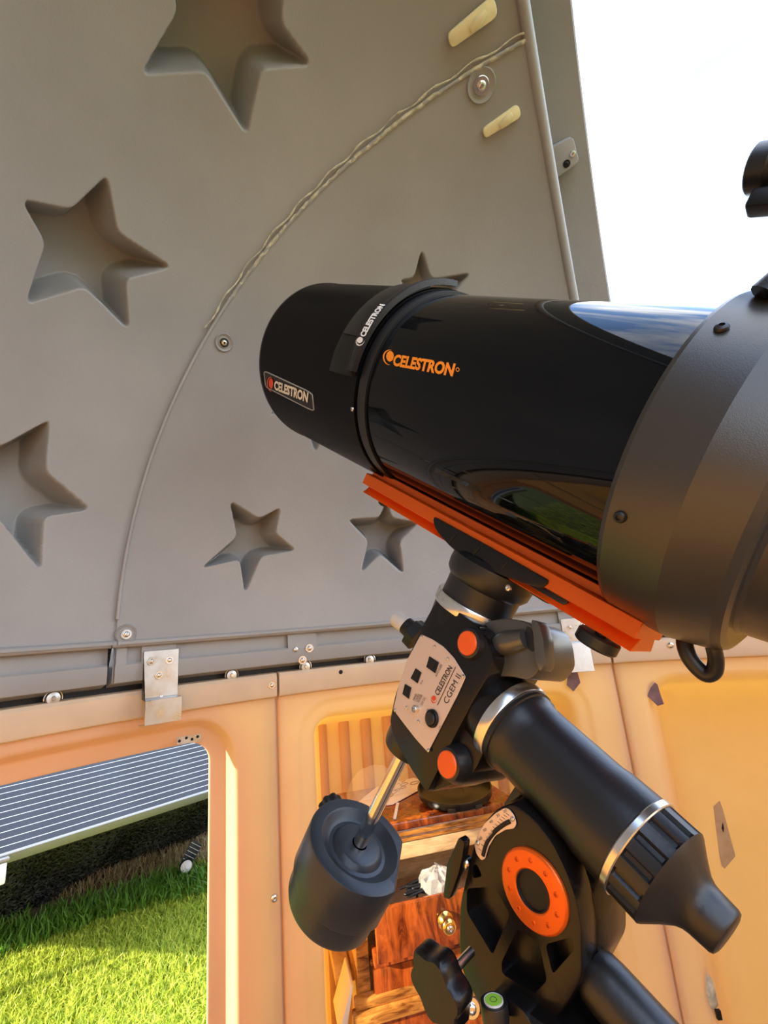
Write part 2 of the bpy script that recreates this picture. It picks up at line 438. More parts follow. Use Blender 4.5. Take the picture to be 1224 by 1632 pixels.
def seg_sd(P, poly):
    """signed distance (negative inside) of points P (n,2) to polygon"""
    d = np.full(len(P), 1e9); inside = np.zeros(len(P), bool)
    for i in range(len(poly)):
        a, b = poly[i-1], poly[i]; e = b - a; w = P - a
        t = np.clip((w @ e)/(e @ e), 0, 1); d = np.minimum(d, np.linalg.norm(w - t[:, None]*e, axis=1))
        c = ((a[1] > P[:, 1]) != (b[1] > P[:, 1])) & (P[:, 0] < (b[0]-a[0])*(P[:, 1]-a[1])/(b[1]-a[1]+1e-12) + a[0])
        inside ^= c
    return np.where(inside, -d, d)
def sstep(x): x = np.clip(x, 0, 1); return x*x*(3-2*x)
star_defs = []
for pl in STARS:
    D3 = np.array([nrm(on_dome(*q) - DC) for q in pl]); c = nrm(D3.mean(0)); ex, ey, _ = frame(c)
    q = np.stack([D3 @ ex, D3 @ ey], 1)/(D3 @ c)[:, None]
    star_defs.append((c, ex, ey, np.array(round_poly(q, 0.012, 3))))
def star_offset(D):
    off = np.zeros(len(D))
    for c, ex, ey, poly in star_defs:
        w = D @ c; idx = np.where(w > 0.965)[0]
        if not len(idx): continue
        q = np.stack([D[idx] @ ex, D[idx] @ ey], 1)/w[idx][:, None]
        sd_ = seg_sd(q, poly)*RD
        big = np.abs(poly).max() > 0.085; depth = 0.105 if big else 0.066; draft = 0.021 if big else 0.013
        val = depth*np.clip((-sd_ + 0.001)/draft, 0, 1)
        off[idx] = np.maximum(off[idx], val)
    return off
def theta_seam(phi):
    e2 = RD*np.sin(phi); e1 = 0.50 - 0.082*(-e2 - 0.118)/1.08
    return np.arccos(np.clip(e1/(RD*np.cos(phi)), -1, 1))
def dome_patch(name, phis, lo, hi, tv, m, parent, dR=0.0, stars=True, drop=None):
    ph = np.radians(phis)[:, None]*np.ones(len(tv))[None, :]
    th = lo[:, None] + (hi-lo)[:, None]*tv[None, :]
    D = sph_dir(ph, th).reshape(-1, 3)
    R = RD + dR + (star_offset(D) if stars else 0)
    P = DC + D*np.asarray(R).reshape(-1, 1)*np.ones((1, 1))
    n0, n1 = len(phis), len(tv)
    I = np.arange(n0*n1).reshape(n0, n1)
    F = np.stack([I[:-1, :-1], I[1:, :-1], I[1:, 1:], I[:-1, 1:]], -1).reshape(-1, 4)
    if drop is not None: F = F[~drop(ph.ravel(), th.ravel())[F].all(1)]
    me = bpy.data.meshes.new(name); org = P.mean(0)
    me.from_pydata((P-org).tolist(), [], F.tolist()); me.update(); me.shade_smooth(); me.materials.append(M[m])
    return link(name, me, parent, org)
ceiling = empty('ceiling', DC, 'grey plastic dome with recessed star shapes arching over the telescope', kind='structure')
ph_lo = np.degrees(math.acos(0.418/RD))
pl = np.concatenate([np.linspace(-ph_lo, -66, 10)[:-1], np.arange(-66, PHI_EDGE, 0.15), [PHI_EDGE]])
thp = theta_seam(np.radians(pl)); thp[0] = 0.0
dome_patch('lower_dome_panel', pl, np.zeros(len(pl)), thp, np.linspace(0, 1, 450), 'dome', ceiling)
pu = np.concatenate([np.linspace(-89.9, -84, 10)[:-1], np.arange(-84, PHI_EDGE, 0.15), [PHI_EDGE]])
tdense = np.concatenate([np.arange(0, 112, 0.15), np.linspace(112, 180, 40)])/180.0
up_ = dome_patch('upper_dome_panel', pu, np.zeros(len(pu)), np.full(len(pu), math.pi), tdense, 'dome', ceiling, dR=0.006,
                 drop=lambda ph, th: (RD*np.cos(ph) > 0.425) & (th < theta_seam(ph) - 0.035))
pb_ = np.linspace(-74, -60, 20)
dome_patch('seam_backing', pb_, np.zeros(20), np.full(20, 0.25), np.linspace(0, 1, 20), 'dome', ceiling, dR=0.02, stars=False)
# rounded lip along the open edge of the dome
lip = []
for th in np.linspace(0, math.pi, 90):
    d = sph_dir(np.array(math.radians(PHI_EDGE)), np.array(th)); lip.append(DC + d*(RD+0.006) + E2*0.004)
sweep('edge_lip', lip, 0.013, 'dome', ceiling, 12)
# outer return of the edge (thickness towards the outside)
vv, ff = loft([[p + E2*0.006 for p in lip], [p + E2*0.004 + nrm(p-DC)*0.05 for p in lip]], False)
obj('edge_flange', vv, ff, 'dome', ceiling)
# seam ridge + yellowed sealant bead
ps = np.linspace(-ph_lo+0.15, PHI_EDGE, 140)
seam = [DC + sph_dir(np.array(math.radians(p)), theta_seam(np.array(math.radians(p))))*(RD-0.001) for p in ps]
sweep('seam_ridge', seam, 0.0042, 'dome', ceiling, 8)
i0 = 36
bead = [seam[i] + rng.normal(0, 0.0006, 3) for i in range(i0, len(seam))]
sweep('sealant_bead', bead, [0.0016 + 0.0030*(0.8+0.2*math.sin(i*0.31)*math.sin(i*0.13))*min(1, (i+4)/30) + 0.0006*rng.random() for i in range(len(bead))], 'sealant', ceiling, 7)
off = nrm(np.cross(seam[90]-seam[88], seam[89]-DC))
bead2 = [seam[i] + off*(0.012 + 0.003*math.sin(i*0.7)) + nrm(seam[i]-DC)*-0.001 for i in range(48, len(seam))]
sweep('sealant_smear', bead2, [0.0012 + 0.0022*rng.random()**2 for _ in bead2], 'sealant', ceiling, 6)
# recessed washer bolts of the dome seam
for (x, y, r) in [(767, 136, 0.018), (357, 546, 0.0125), (201, 1011, 0.0125)]:
    P = on_dome(x, y, RD-0.002); nn = nrm(DC-P)
    b = lathe('bolt_boss', P - nn*0.006, nn, [(0, r*1.9), (0.006, r*1.85), (0.009, r*1.7), (0.0065, r*1.45), (0.005, r*1.3)], 'dome', ceiling, 28)
    bolt('bolt', P + nn*0.0005, nn, r*0.95, b)
# cream moulded handles on the dome panel near its edge
def handle(name, a, b, wid):
    A, Bp = on_dome(*a, RD-0.002), on_dome(*b, RD-0.002); nn = nrm(DC-(A+Bp)/2); d = Bp-A; Lh = np.linalg.norm(d); d = d/Lh; s = np.cross(nn, d)
    pts = round_poly([A - s*wid*0.75, Bp - s*wid, Bp + s*wid, A + s*wid*0.75], 0.02, 5)
    h = prism(name, [p - nn*0.004 for p in pts], nn*0.012, 'cream', None, 0.003)
    tongue = [A + d*Lh*0.45 - s*wid*0.4 + nn*0.008, A + d*Lh*0.62 - s*wid*0.1 + nn*0.014, A + d*Lh*0.78 + s*wid*0.3 + nn*0.016]
    sweep('latch_tongue', tongue, [0.006, 0.009, 0.004], 'cream', h, 8, flat=(nn, 1.2))
    return h
tag(handle('dome_latch', (715, 66), (790, 8), 0.017), 'long cream plastic latch above the sealed seam near the dome edge', 'latch', 'cream latches on the dome')
tag(handle('dome_latch', (770, 213), (828, 175), 0.014), 'short cream plastic latch below the seam bolt near the dome edge', 'latch', 'cream latches on the dome')
# open visor shell seen behind the dome edge
visor = empty('dome_visor', DC, 'olive grey open visor shell behind the dome edge against the sky', 'dome visor')
RV = 1.395
_ve = np.mean([(on_dome(x, y, RV)-DC) @ E2 for x, y in [(908, 0), (935, 230), (970, 465)]])
pv = np.linspace(-32, math.degrees(math.asin(_ve/RV)), 24)
ph = np.radians(pv)[:, None]*np.ones(90)[None, :]; th = np.ones(24)[:, None]*np.linspace(0.0, math.pi*0.98, 90)[None, :]
Dv = sph_dir(ph, th)
loops = [list(DC + Dv[i]*RV) for i in range(24)]
loops.append(list(DC + Dv[-1]*RV + E2*0.004 + Dv[-1]*0.004)); loops.append(list(DC + Dv[-1]*(RV+0.02) + E2*0.004))
loops += [list(DC + Dv[i]*(RV+0.02)) for i in range(23, -1, -1)]
vv, ff = loft(loops, False); obj('visor_shell', vv, ff, 'dome', visor)
P = on_dome(899, 250, RV-0.002); nn = nrm(DC-P); tx, ty = nrm(np.cross(nn, E1)), None
A1 = on_dome(872, 262, RV-0.002); A2 = on_dome(915, 236, RV-0.002); d = nrm(A2-A1); s = np.cross(nn, d)
blk = prism('stop_block', round_poly([A1-s*0.036, A2-s*0.030, A2+s*0.030, A1+s*0.036], 0.010, 3), nn*0.035, 'dome', visor, 0.006)
bolt('bolt', A1 + d*0.06 + s*-0.004 + nn*0.035, nn, 0.0075, blk, 'steel', 'button')
bolt('bolt', on_plane(903, 261, P+nn*0.0355, nn), nn, 0.009, blk, 'black_soft', 'washer')

# ------------------------------------------------------------------ dome skirt ring
def ring_strip(name, az0, az1, prof, m, parent, step=1.5, closed_prof=True):
    n = max(2, int((az1-az0)/step)+1); loops = []
    for a in np.linspace(az0, az1, n): loops.append([cyl(a, r, z) for r, z in prof])
    vv, ff = loft(loops, closed_prof); k = len(prof)
    ff += [tuple(range(k)), tuple((n-1)*k + i for i in range(k))[::-1]]
    return obj(name, vv, ff, m, parent, angle=30)
AZ_END = 360-118                       # the skirt runs round behind the camera too
zb = RIM + 0.022
seam_az = az_of(on_cyl(176, 1070, 1.285))
skirt = empty('trim_1', cyl(0, 1.29, zb), 'grey lower skirt ring of the dome above the tan wall', kind='structure')
for (a0, a1) in [(-150, seam_az-0.25), (seam_az+0.25, 205)]:
    ring_strip('skirt_ring', a0, a1, [(1.292, zb), (1.292, RIM+0.112), (1.262, RIM+0.112), (1.262, RIM+0.106), (1.33, RIM+0.104), (1.33, zb-0.01)], 'dome', skirt)
    ring_strip('skirt_rail', a0+0.1, a1-0.1, [(1.282, zb), (1.280, zb+0.004), (1.280, zb+0.038), (1.283, zb+0.042), (1.294, zb+0.042), (1.294, zb)], 'dome', skirt)
posts = [(az_of(on_cyl(459, 1030, 1.28)), az_of(on_cyl(505, 1030, 1.28))), (seam_az+0.4, seam_az+1.4), (az_of(on_cyl(225, 1060, 1.28)), az_of(on_cyl(280, 1060, 1.28))), (az_of(on_cyl(893, 1000, 1.28)), az_of(on_cyl(945, 1000, 1.28)))]
for a0, a1 in posts:
    ring_strip('skirt_post', a0, a1, [(1.2805, zb+0.036), (1.2805, RIM+0.104), (1.294, RIM+0.104), (1.294, zb+0.036)], 'dome', skirt, 0.6)
lip2 = [cyl(a, RD+0.004, RIM+0.108) for a in np.linspace(-150, 18.5, 120)]
sweep('dome_bottom_lip', lip2, 0.009, 'dome', ceiling, 10)
for (x, y, r) in [(471, 1035, 0.0075), (493, 1033, 0.012), (482, 1052, 0.012)]:
    P = on_cyl(x, y, 1.280); bolt('bolt', P, -radial(az_of(P)), r, skirt, 'steel', 'washer' if r > 0.01 else 'button')
ring_strip('gap_shade_ring', -150, 205, [(1.335, RIM-0.02), (1.335, RIM+0.06), (1.345, RIM+0.06), (1.345, RIM-0.02)], 'black_soft', skirt, 3)  # added ring blocks light through the rim gap; its black stands in for shadow

# ------------------------------------------------------------------ wall panels
RW = 1.318
def rrect(s0, s1, z0, z1, r, n=14, mm=7):
    r = max(r, 1e-4); out = []
    c = [(s1-r, z0+r, -90), (s1-r, z1-r, 0), (s0+r, z1-r, 90), (s0+r, z0+r, 180)]
    for i, (cx_, cz_, a0) in enumerate(c):
        arc = [(cx_ + r*math.cos(math.radians(a0+90*k/mm)), cz_ + r*math.sin(math.radians(a0+90*k/mm))) for k in range(mm+1)]
        out += arc
        nx = c[(i+1) % 4]; p = arc[-1]; q = (nx[0] + r*math.cos(math.radians(nx[2])), nx[1] + r*math.sin(math.radians(nx[2])))
        for k in range(1, n): out.append((p[0]+(q[0]-p[0])*k/n, p[1]+(q[1]-p[1])*k/n))
    return out
def bend(l2, depth): return [cyl(s, RW + depth, z) for s, z in l2]      # s in degrees of azimuth
DEG = math.degrees(1/RW)                                               # degrees per metre
def inset(b, i, extra=0): s0, s1, z0, z1, r = b; return rrect(s0+i*DEG, s1-i*DEG, z0+i, z1-i, max(r-i, 0.012))
def lerp2(A, B_, t): return [(a[0]+(b[0]-a[0])*t, a[1]+(b[1]-a[1])*t) for a, b in zip(A, B_)]
# bend with rounding in metres along s: the corner radius must be scaled to degrees
def rrect_deg(b, i=0.0):
    s0, s1, z0, z1, r = b
    L2 = rrect(s0/DEG+i, s1/DEG-i, z0+i, z1-i, max(r-i, 0.012)); return [(s*DEG, z) for s, z in L2]
def wall_panel(name, az0, az1, hole, prof, label, back=True, z0=0.0, z1=RIM-0.004):
    w = empty(name, cyl((az0+az1)/2, RW, 0), label, kind='structure')
    outer = rrect_deg((az0+0.12, az1-0.12, z0, z1, 0.006)); inner = rrect_deg(hole)
    loops = [bend(outer, 0.02), bend(outer, 0.004), bend(rrect_deg((az0+0.12, az1-0.12, z0, z1, 0.012), 0.006), 0.0)]
    for t in (0.25, 0.5, 0.75): loops.append(bend(lerp2(rrect_deg((az0+0.12, az1-0.12, z0, z1, 0.012), 0.006), inner, t), 0.0))
    for i, dpt in prof: loops.append(bend(rrect_deg(hole, i), dpt))
    if back:
        i, dpt = prof[-1]
        last = rrect_deg(hole, i); cxs = (hole[0]+hole[1])/2; czs = (hole[2]+hole[3])/2
        for t in (0.25, 0.5, 0.75, 0.995): loops.append(bend(lerp2(last, [(cxs, czs)]*len(last), t), dpt))
    vv, ff = loft(loops); obj('wall_shell', vv, ff, 'tan', w, angle=60)
    return w
def rim_band(parent, az0, az1, zt=RIM):
    ring_strip('rim_band', az0+0.15, az1-0.15, [(1.302, zt-0.062), (1.298, zt-0.055), (1.296, zt-0.01), (1.301, zt-0.002), (1.31, zt), (1.352, zt), (1.352, zt-0.066), (1.312, zt-0.066)], 'tan_rim', parent, 1.0)
bay_prof = [(0, 0.0), (0.004, 0.0005), (0.010, 0.003), (0.016, 0.007), (0.024, 0.0085), (0.036, 0.010), (0.044, 0.0125), (0.052, 0.019), (0.058, 0.030), (0.065, 0.05), (0.078, 0.12), (0.098, 0.27), (0.112, 0.38), (0.128, 0.44), (0.155, 0.462)]
wall_back = wall_panel('wall_back', -28.2, 16.0, (-26.0, 12.7, -0.2+0.22, 1.235, 0.11), bay_prof, 'tan wall panel with deep storage bay behind the mount')
rim_band(wall_back, -28.2, 16.0)
for a_ in (-28.2, 16.0):
    ring_strip('seam_backing', a_-0.7, a_+0.7, [(RW+0.012, 0.01), (RW+0.012, RIM-0.01), (RW+0.03, RIM-0.01), (RW+0.03, 0.01)], 'tan_rim', wall_back, 0.5)  # added strips that keep outside light from leaking through the panel seams
# moulded ribs on the back of the bay
for s in np.arange(-22.0, 9.5, 2.75):
    path = [cyl(s, RW+0.474, z) for z in np.linspace(0.15, 1.085, 12)]
    sweep('bay_rib', path, 0.024, 'tan', wall_back, 16)
door_prof = [(0, 0.0), (0.004, 0.0005), (0.008, 0.003), (0.011, 0.007), (0.022, 0.026), (0.025, 0.030), (0.030, 0.032), (0.060, 0.033), (0.063, 0.0335), (0.064, 0.0345), (0.064, 0.040), (0.0, 0.041), (-0.03, 0.041)]
hole_d = (-66.0, -35.55+0.064*DEG, -0.05+0.1, 1.170+0.064, 0.115)
wall_left = wall_panel('wall_left', -71.5, -28.2, hole_d, door_prof, 'tan wall panel with the open hatch to the lawn', back=False)
rim_band(wall_left, -71.5, -28.2, RIM+0.0)
bayr_prof = [(0, 0.0), (0.004, 0.001), (0.012, 0.006), (0.022, 0.018), (0.032, 0.04), (0.042, 0.08), (0.05, 0.13), (0.06, 0.22), (0.075, 0.30), (0.10, 0.35), (0.14, 0.37)]
wall_right = wall_panel('wall_right', 16.0, 60.0, (18.6, 57.5, 0.02, 1.222, 0.10), bayr_prof, 'tan wall panel with large smooth bay at the right')
rim_band(wall_right, 16.0, 60.0)
k = 0
for a0 in np.arange(60.0, 288.5-1, 45.7):
    w = wall_panel('wall_rear', a0, a0+45.7, (a0+3, a0+42.7, 0.02, 1.2, 0.1), [(0, 0), (0.02, 0.006), (0.04, 0.02), (0.06, 0.05)], 'tan wall panel behind the camera')
    w.name = 'wall_rear_%d' % (k+1); k += 1
    rim_band(w, a0, a0+45.7)
fl = [(cyl(a, 1.75 if -27 < (a if a < 180 else a-360) < 60 else 1.34, 0.012)) for a in np.arange(0, 360, 4)]
floor = obj('floor', fl + [V(O[0], O[1], 0.012)], [(i, (i+1) % 90, 90) for i in range(90)], 'floor'); floor['kind'] = 'structure'; floor['label'] = 'brown boarded floor of the observatory'
# screws of the wall flanges
for (x, y, par, r, kind) in [(437, 1431, wall_left, 0.0095, 'button'), (433, 1092, wall_left, 0.010, 'washer'), (1007, 1022, wall_right, 0.010, 'button'), (1069, 1028, wall_right, 0.009, 'button'), (955, 1034, wall_back, 0.008, 'button'), (543, 1071, wall_back, 0.006, 'button'), (1217, 1016, wall_right, 0.008, 'button')]:
    zz = on_cyl(x, y, 1.297)
    P = zz if zz[2] > RIM-0.064 else on_cyl(x, y, RW)
    bolt('screw', P, -radial(az_of(P)), r, par, 'dark_hole' if x == 543 else 'steel', kind)
# hinge strip above the hatch
def wall_plate(name, quad, m, R, th, par=None, bevel=0.0):
    pts = [on_cyl(*q, R) for q in quad]; c = np.mean(pts, 0); n_ = -radial(az_of(c))
    pts = [p - n_*((p-c) @ n_) for p in pts]
    return prism(name, pts, n_*th, m, par, bevel)
hp = tag(wall_plate('perforated_plate', [(281, 1175), (320, 1169), (320, 1181), (282, 1187)], 'zinc', RW+0.001, 0.003), 'small perforated metal plate screwed above the hatch opening', 'metal plate')
for x, y in [(286, 1181), (297, 1176), (306, 1178), (315, 1174)]:
    P = on_cyl(x, y, RW-0.002); bolt('hole', P, -radial(az_of(P)), 0.0035, hp, 'dark_hole', 'button')
# tapes
tp = wall_plate('tape_patch', [(906, 1063), (920, 1070), (925, 1088), (914, 1102), (903, 1092)], 'tape_purple', RW-0.0005, 0.001)
tag(tp, 'purple tape scrap under the right metal bracket on the wall', 'tape', 'purple tape scraps')
tp = wall_plate('tape_patch', [(1030, 1090), (1038, 1083), (1048, 1091), (1052, 1105), (1058, 1122), (1048, 1125), (1030, 1108)], 'tape_purple', RW+0.006, 0.0015)
tag(tp, 'crumpled purple tape at the corner of the right bay', 'tape', 'purple tape scraps')
gt = [on_cyl(x, y, 1.688) for x, y in [(1137, 1285), (1147, 1276), (1152, 1290), (1172, 1364), (1155, 1384), (1148, 1378)]]
c = np.mean(gt, 0); n_ = -radial(az_of(c)); gt = [p - n_*((p-c) @ n_) for p in gt]
gto = tag(prism('tape_strip', gt, n_*0.002, 'tape_grey'), 'grey brown tape strip with a small tear inside the right bay', 'tape')
tr = [on_plane(x, y, c + n_*0.0025, n_) for x, y in [(1152, 1310), (1154, 1320), (1153, 1327), (1150, 1320)]]
prism('tear', tr, n_*0.0008, 'dark_hole', gto)
bl = on_cyl(1127, 1573, RW+0.02)
bo = empty('putty_lump', bl, 'pale putty lump with a dark clip on the edge of the right bay', 'putty')
vv, ff = lathe_data(bl, V(0, 0, 1), [(-0.045, 0.004), (-0.035, 0.014), (-0.01, 0.018), (0.015, 0.014), (0.03, 0.008), (0.045, 0.003)], 14)
obj('putty', [p + rng.normal(0, 0.002, 3) for p in vv], ff, 'sealant', bo)
box('clip', bl + V(0.008, -0.012, -0.05), V(0.006, 0, 0), V(0, 0.004, 0), V(0, 0, 0.010), 'black_soft', bo, 0.001)

# ------------------------------------------------------------------ outside ground
gp = [V(-60, -60, -0.02), V(60, -60, -0.02), V(60, 60, -0.02), V(-60, 60, -0.02)]
ground = obj('ground', gp, [(0, 1, 2, 3)], 'soil'); ground['kind'] = 'structure'; ground['label'] = 'lawn ground outside the hatch'

# ================================================================== THE TELESCOPE
A = nrm(V(-0.56336428, 0.58402588, 0.58440949))          # optical axis, towards the sky
P0 = EYE + V(0.31962857, 0.45290848, 0.13386742)         # axis point at the front edge of the rear cell
U = nrm(V(0.48181703, -0.34237564, 0.80661718))          # declination axis, towards the tube
VP = nrm(V(-0.46818895, 0.67752077, 0.56724308))         # polar axis
X0 = EYE + V(0.23100843, 0.5447788, 0.22579808)          # where declination axis meets the optical axis
Y0 = EYE + V(0.06890417, 0.65996889, -0.04558312)        # where it meets the polar axis
S = -nrm(np.cross(A, U))                                 # sideways, facing the camera
N3 = -nrm(np.cross(VP, U))
RT, RDS, RC = 0.149, 0.157, 0.164
def tube_pt(t, ang, r): return P0 + A*t + r*(S*math.cos(ang) + U*math.sin(ang))
def tube_hit(x, y, r):
    d = ray(x, y); e = EYE - P0; dp = d - A*(d @ A); ep = e - A*(e @ A)
    a_, b_, c_ = dp @ dp, dp @ ep, ep @ ep - r*r
    q = EYE + d*((-b_ - math.sqrt(max(0, b_*b_ - a_*c_)))/a_) - P0
    return q @ A, math.atan2(q @ U, q @ S)
def tube_map(o_, xr, yt, r):
    """affine map on the tube surface from three pixels: lower-left, lower-right, upper-left"""
    p0, p1, p2 = [np.array(tube_hit(*q, r)) for q in (o_, xr, yt)]
    return lambda x, y: tube_pt(*(p0 + (p1-p0)*x + (p2-p0)*y), r)
def text_affine(name, s, f, m, parent, bold=0.0, shear=0.0):
    vv, ff, asp = text_mesh(s, bold, shear)
    return obj(name, [f(x/asp, y) for x, y in vv], ff, m, parent, flat=True)
def logo(name, f, m, parent):
    """ball-and-crescent emblem in the unit square"""
    vv, ff = [], []
    for k in range(20):
        t = 2*math.pi*k/20; vv.append(f(0.62+0.33*math.cos(t), 0.58+0.36*math.sin(t)))
    ff.append(tuple(range(20)))
    n0 = 20; K = 16
    for k in range(K+1):
        t = math.radians(75 + 215*k/K); w = 0.13*math.sin(math.pi*k/K)
        vv.append(f(0.56+0.56*math.cos(t), 0.5+0.52*math.sin(t))); vv.append(f(0.56+(0.56-w)*math.cos(t), 0.5+(0.52-w)*math.sin(t)))
    ff += [(n0+2*k, n0+2*k+1, n0+2*k+3, n0+2*k+2) for k in range(K)]
    return obj(name, vv, ff, m, parent, flat=True)

ota = empty('telescope', P0 + A*0.2, 'large gloss black reflecting telescope tube with orange dovetail bar', 'telescope')
lathe('tube', P0, A, [(-0.02, 0.140), (-0.02, RT), (0.392, RT), (0.392, 0.14)], 'black_gloss', ota, 160, angle=40)
fr = lathe('front_ring', P0, A, [(0.372, RT-0.004), (0.372, RT+0.0035), (0.375, RT+0.0045), (0.389, RT+0.0045), (0.391, RT+0.003), (0.391, 0.14)], 'black_satin', ota, 128)
ds = lathe('dew_shield', P0, A, [(0.394, 0.148), (0.394, RDS-0.001), (0.396, RDS), (0.712, RDS), (0.714, RDS+0.0012), (0.722, RDS+0.0012), (0.7245, RDS-0.0005), (0.7245, RDS-0.004), (0.72, RDS-0.005), (0.45, RDS-0.005)], 'black_shield', ota, 160)
lathe('corrector_plate', P0, A, [(0.44, 0.02), (0.44, 0.15), (0.446, 0.15), (0.446, 0.02)], 'dark_hole', ota, 48)
t_, a_ = tube_hit(562, 652, RDS); bolt('rivet', tube_pt(t_, a_, RDS), tube_pt(t_, a_, 1.0)-tube_pt(t_, a_, 0.0), 0.0035, ds, 'steel', 'button')
# curved strap plate on the end of the dew shield with white lettering
def tube_patch(name, t0, t1, a0, a1, r0, th, m, parent, steps=26, lipw=0.004):
    loops = []
    for a in np.linspace(a0, a1, steps):
        prof = [(t0, r0), (t0+0.001, r0+th-0.001), (t0+0.003, r0+th), (t1-0.003, r0+th), (t1-0.001, r0+th-0.001), (t1, r0)]
        loops.append([tube_pt(t, a, r) for t, r in prof])
    vv, ff = loft(loops, True); k = 6
    ff += [tuple(range(k)), tuple((steps-1)*k+i for i in range(k))[::-1]]
    return obj(name, vv, ff, m, parent, angle=40)
tL, aL = tube_hit(528, 590, RDS); tR, aR = tube_hit(570, 598, RDS); tT, aT = tube_hit(628, 462, RDS)
a_lo = tube_hit(548, 597, RDS)[1]; a_hi = tube_hit(617, 458, RDS)[1]
strap = tube_patch('strap_plate', 0.398, tL, a_lo, a_hi+0.05, RDS-0.001, 0.006, 'black_soft', ds)
tm = tube_hit(551, 590, RDS+0.006)[0]
tube_patch('strap_step', 0.396, tm, a_lo+0.02, a_hi+0.22, RDS+0.003, 0.006, 'black_soft', strap)
tube_patch('strap_fold', 0.390, 0.404, a_lo+0.05, a_hi+0.34, RDS+0.004, 0.0085, 'black_satin', strap)
tube_patch('strap_step', tm-0.006, tL-0.004, a_lo+0.35, a_hi-0.12, RDS+0.003, 0.0035, 'black_satin', strap)
f_ = tube_map((577, 553), (616, 486), (565, 549), RDS+0.0134)
vv_f = lambda x, y: f_(0.20 + 0.80*x, 0.12 + y*0.72)
text_affine('lettering', 'CELESTRON', vv_f, 'white_print', strap, 0.05)
logo('emblem', lambda x, y: f_(0.0 + 0.19*x, 0.0 + 1.0*y), 'white_print', strap)
# name plate on the dew shield
f_ = tube_map((424, 617), (501, 656), (421, 591), RDS+0.0012)
nb = round_poly([(0, 0), (1, 0), (1, 1), (0, 1)], 0.14, 5)
nb = [(p[0] if p[0] > 0.5 else p[0]*0.6, p[1]) for p in nb]
plate = obj('name_plate', [f_(*p) for p in nb], [tuple(range(len(nb)))], 'black_print', ds)
bd = [f_(*p) for p in nb]
sweep('plate_border', bd, 0.0011, 'grey_print', plate, 6, closed=True)
f2 = tube_map((437, 621), (490, 642), (437.5, 606), RDS+0.0022)
text_affine('lettering', 'CELESTRON', f2, 'white_print', plate, 0.045)
f3 = tube_map((426, 622), (436, 625), (426, 600), RDS+0.0022)
logo('emblem', f3, 'red_print', plate)
# orange lettering on the gloss tube
f4 = tube_map((626, 583), (724, 601), (628.5, 564), RT+0.0006)
text_affine('lettering', 'CELESTRON', f4, 'orange_print', ota, 0.045, 0.18)
f5 = tube_map((609, 579), (627, 583), (612, 556), RT+0.0006)
logo('emblem', f5, 'orange_print', ota)
f6 = tube_map((726, 592), (732, 593), (726.5, 585), RT+0.0006)
text_affine('registered_mark', 'o', f6, 'orange_print', ota, 0.0)
# rear cell
cell = lathe('rear_cell', P0, A, [(0.006, RT+0.0005), (0.006, RC-0.006), (0.0045, RC-0.002), (0.0, RC), (-0.050, RC+0.0005), (-0.088, RC-0.010), (-0.094, RC-0.0145), (-0.096, RC-0.021), (-0.096, RC-0.031), (-0.099, RC-0.034), (-0.122, RC-0.038), (-0.127, RC-0.043), (-0.130, 0.075), (-0.16, 0.07), (-0.18, 0.05)], 'cell', ota, 160, angle=8)
for (x, y) in [(1150, 523), (988, 824)]:
    t_, a_ = tube_hit(x, y, RC+0.001)
    bolt('screw', tube_pt(t_, a_, RC+0.0008), tube_pt(t_, a_, 1.0)-tube_pt(t_, a_, 0.0), 0.0052, cell, 'black_satin', 'button')
# carrying handle under the rear cell
hd = [at_depth(x, y, dd) for x, y, dd in [(1103, 985, .462), (1094, 1004, .460), (1091, 1024, .457), (1097, 1045, .452), (1111, 1064, .446), (1126, 1075, .440), (1138, 1069, .434), (1141, 1052, .430), (1137, 1030, .428), (1133, 1000, .430)]]
sweep('handle', spline(hd, 45), 0.0060, 'black_satin', ota, 14, flat=(S, 1.25))
bolt('handle_screw', at_depth(1097, 1013, .437), -CF, 0.005, ota, 'steel', 'button')
# dovetail bar
def barp(x, y, s_): P = on_plane(x, y, X0 + S*s_, S); return (P - X0) @ A
t_f = barp(588, 746, 0.042); t_b = barp(1026, 992, 0.042)
def bar(name, cs, t0, t1, m, parent, bevel=0.0008):
    pts = [X0 + A*t0 + S*s_ + U*u_ for s_, u_ in cs]; return prism(name, pts, A*(t1-t0), m, parent, bevel, 1)
dove = bar('dovetail_bar', [(.043, -.159), (.043, -.177), (.024, -.177), (.034, -.191), (-.034, -.191), (-.024, -.177), (-.043, -.177), (-.043, -.159), (-.030, -.158), (-.030, -.148), (-.022, -.1475), (-.022, -.160), (.022, -.160), (.022, -.1475), (.030, -.148), (.030, -.158)], t_f, t_b, 'orange_anod', ota)
bolt('stop_screw', X0 + A*(t_f-0.035) + S*0.012 - U*0.191, -U, 0.010, dove, 'black_soft', 'button')
lathe('clamp_knob', X0 + A*(t_b+0.035) + S*0.02 - U*0.190, -U, [(0, 0.006), (0.004, 0.006), (0.004, 0.020), (0.006, 0.022), (0.016, 0.022), (0.018, 0.020)], 'black_satin', dove, 32)
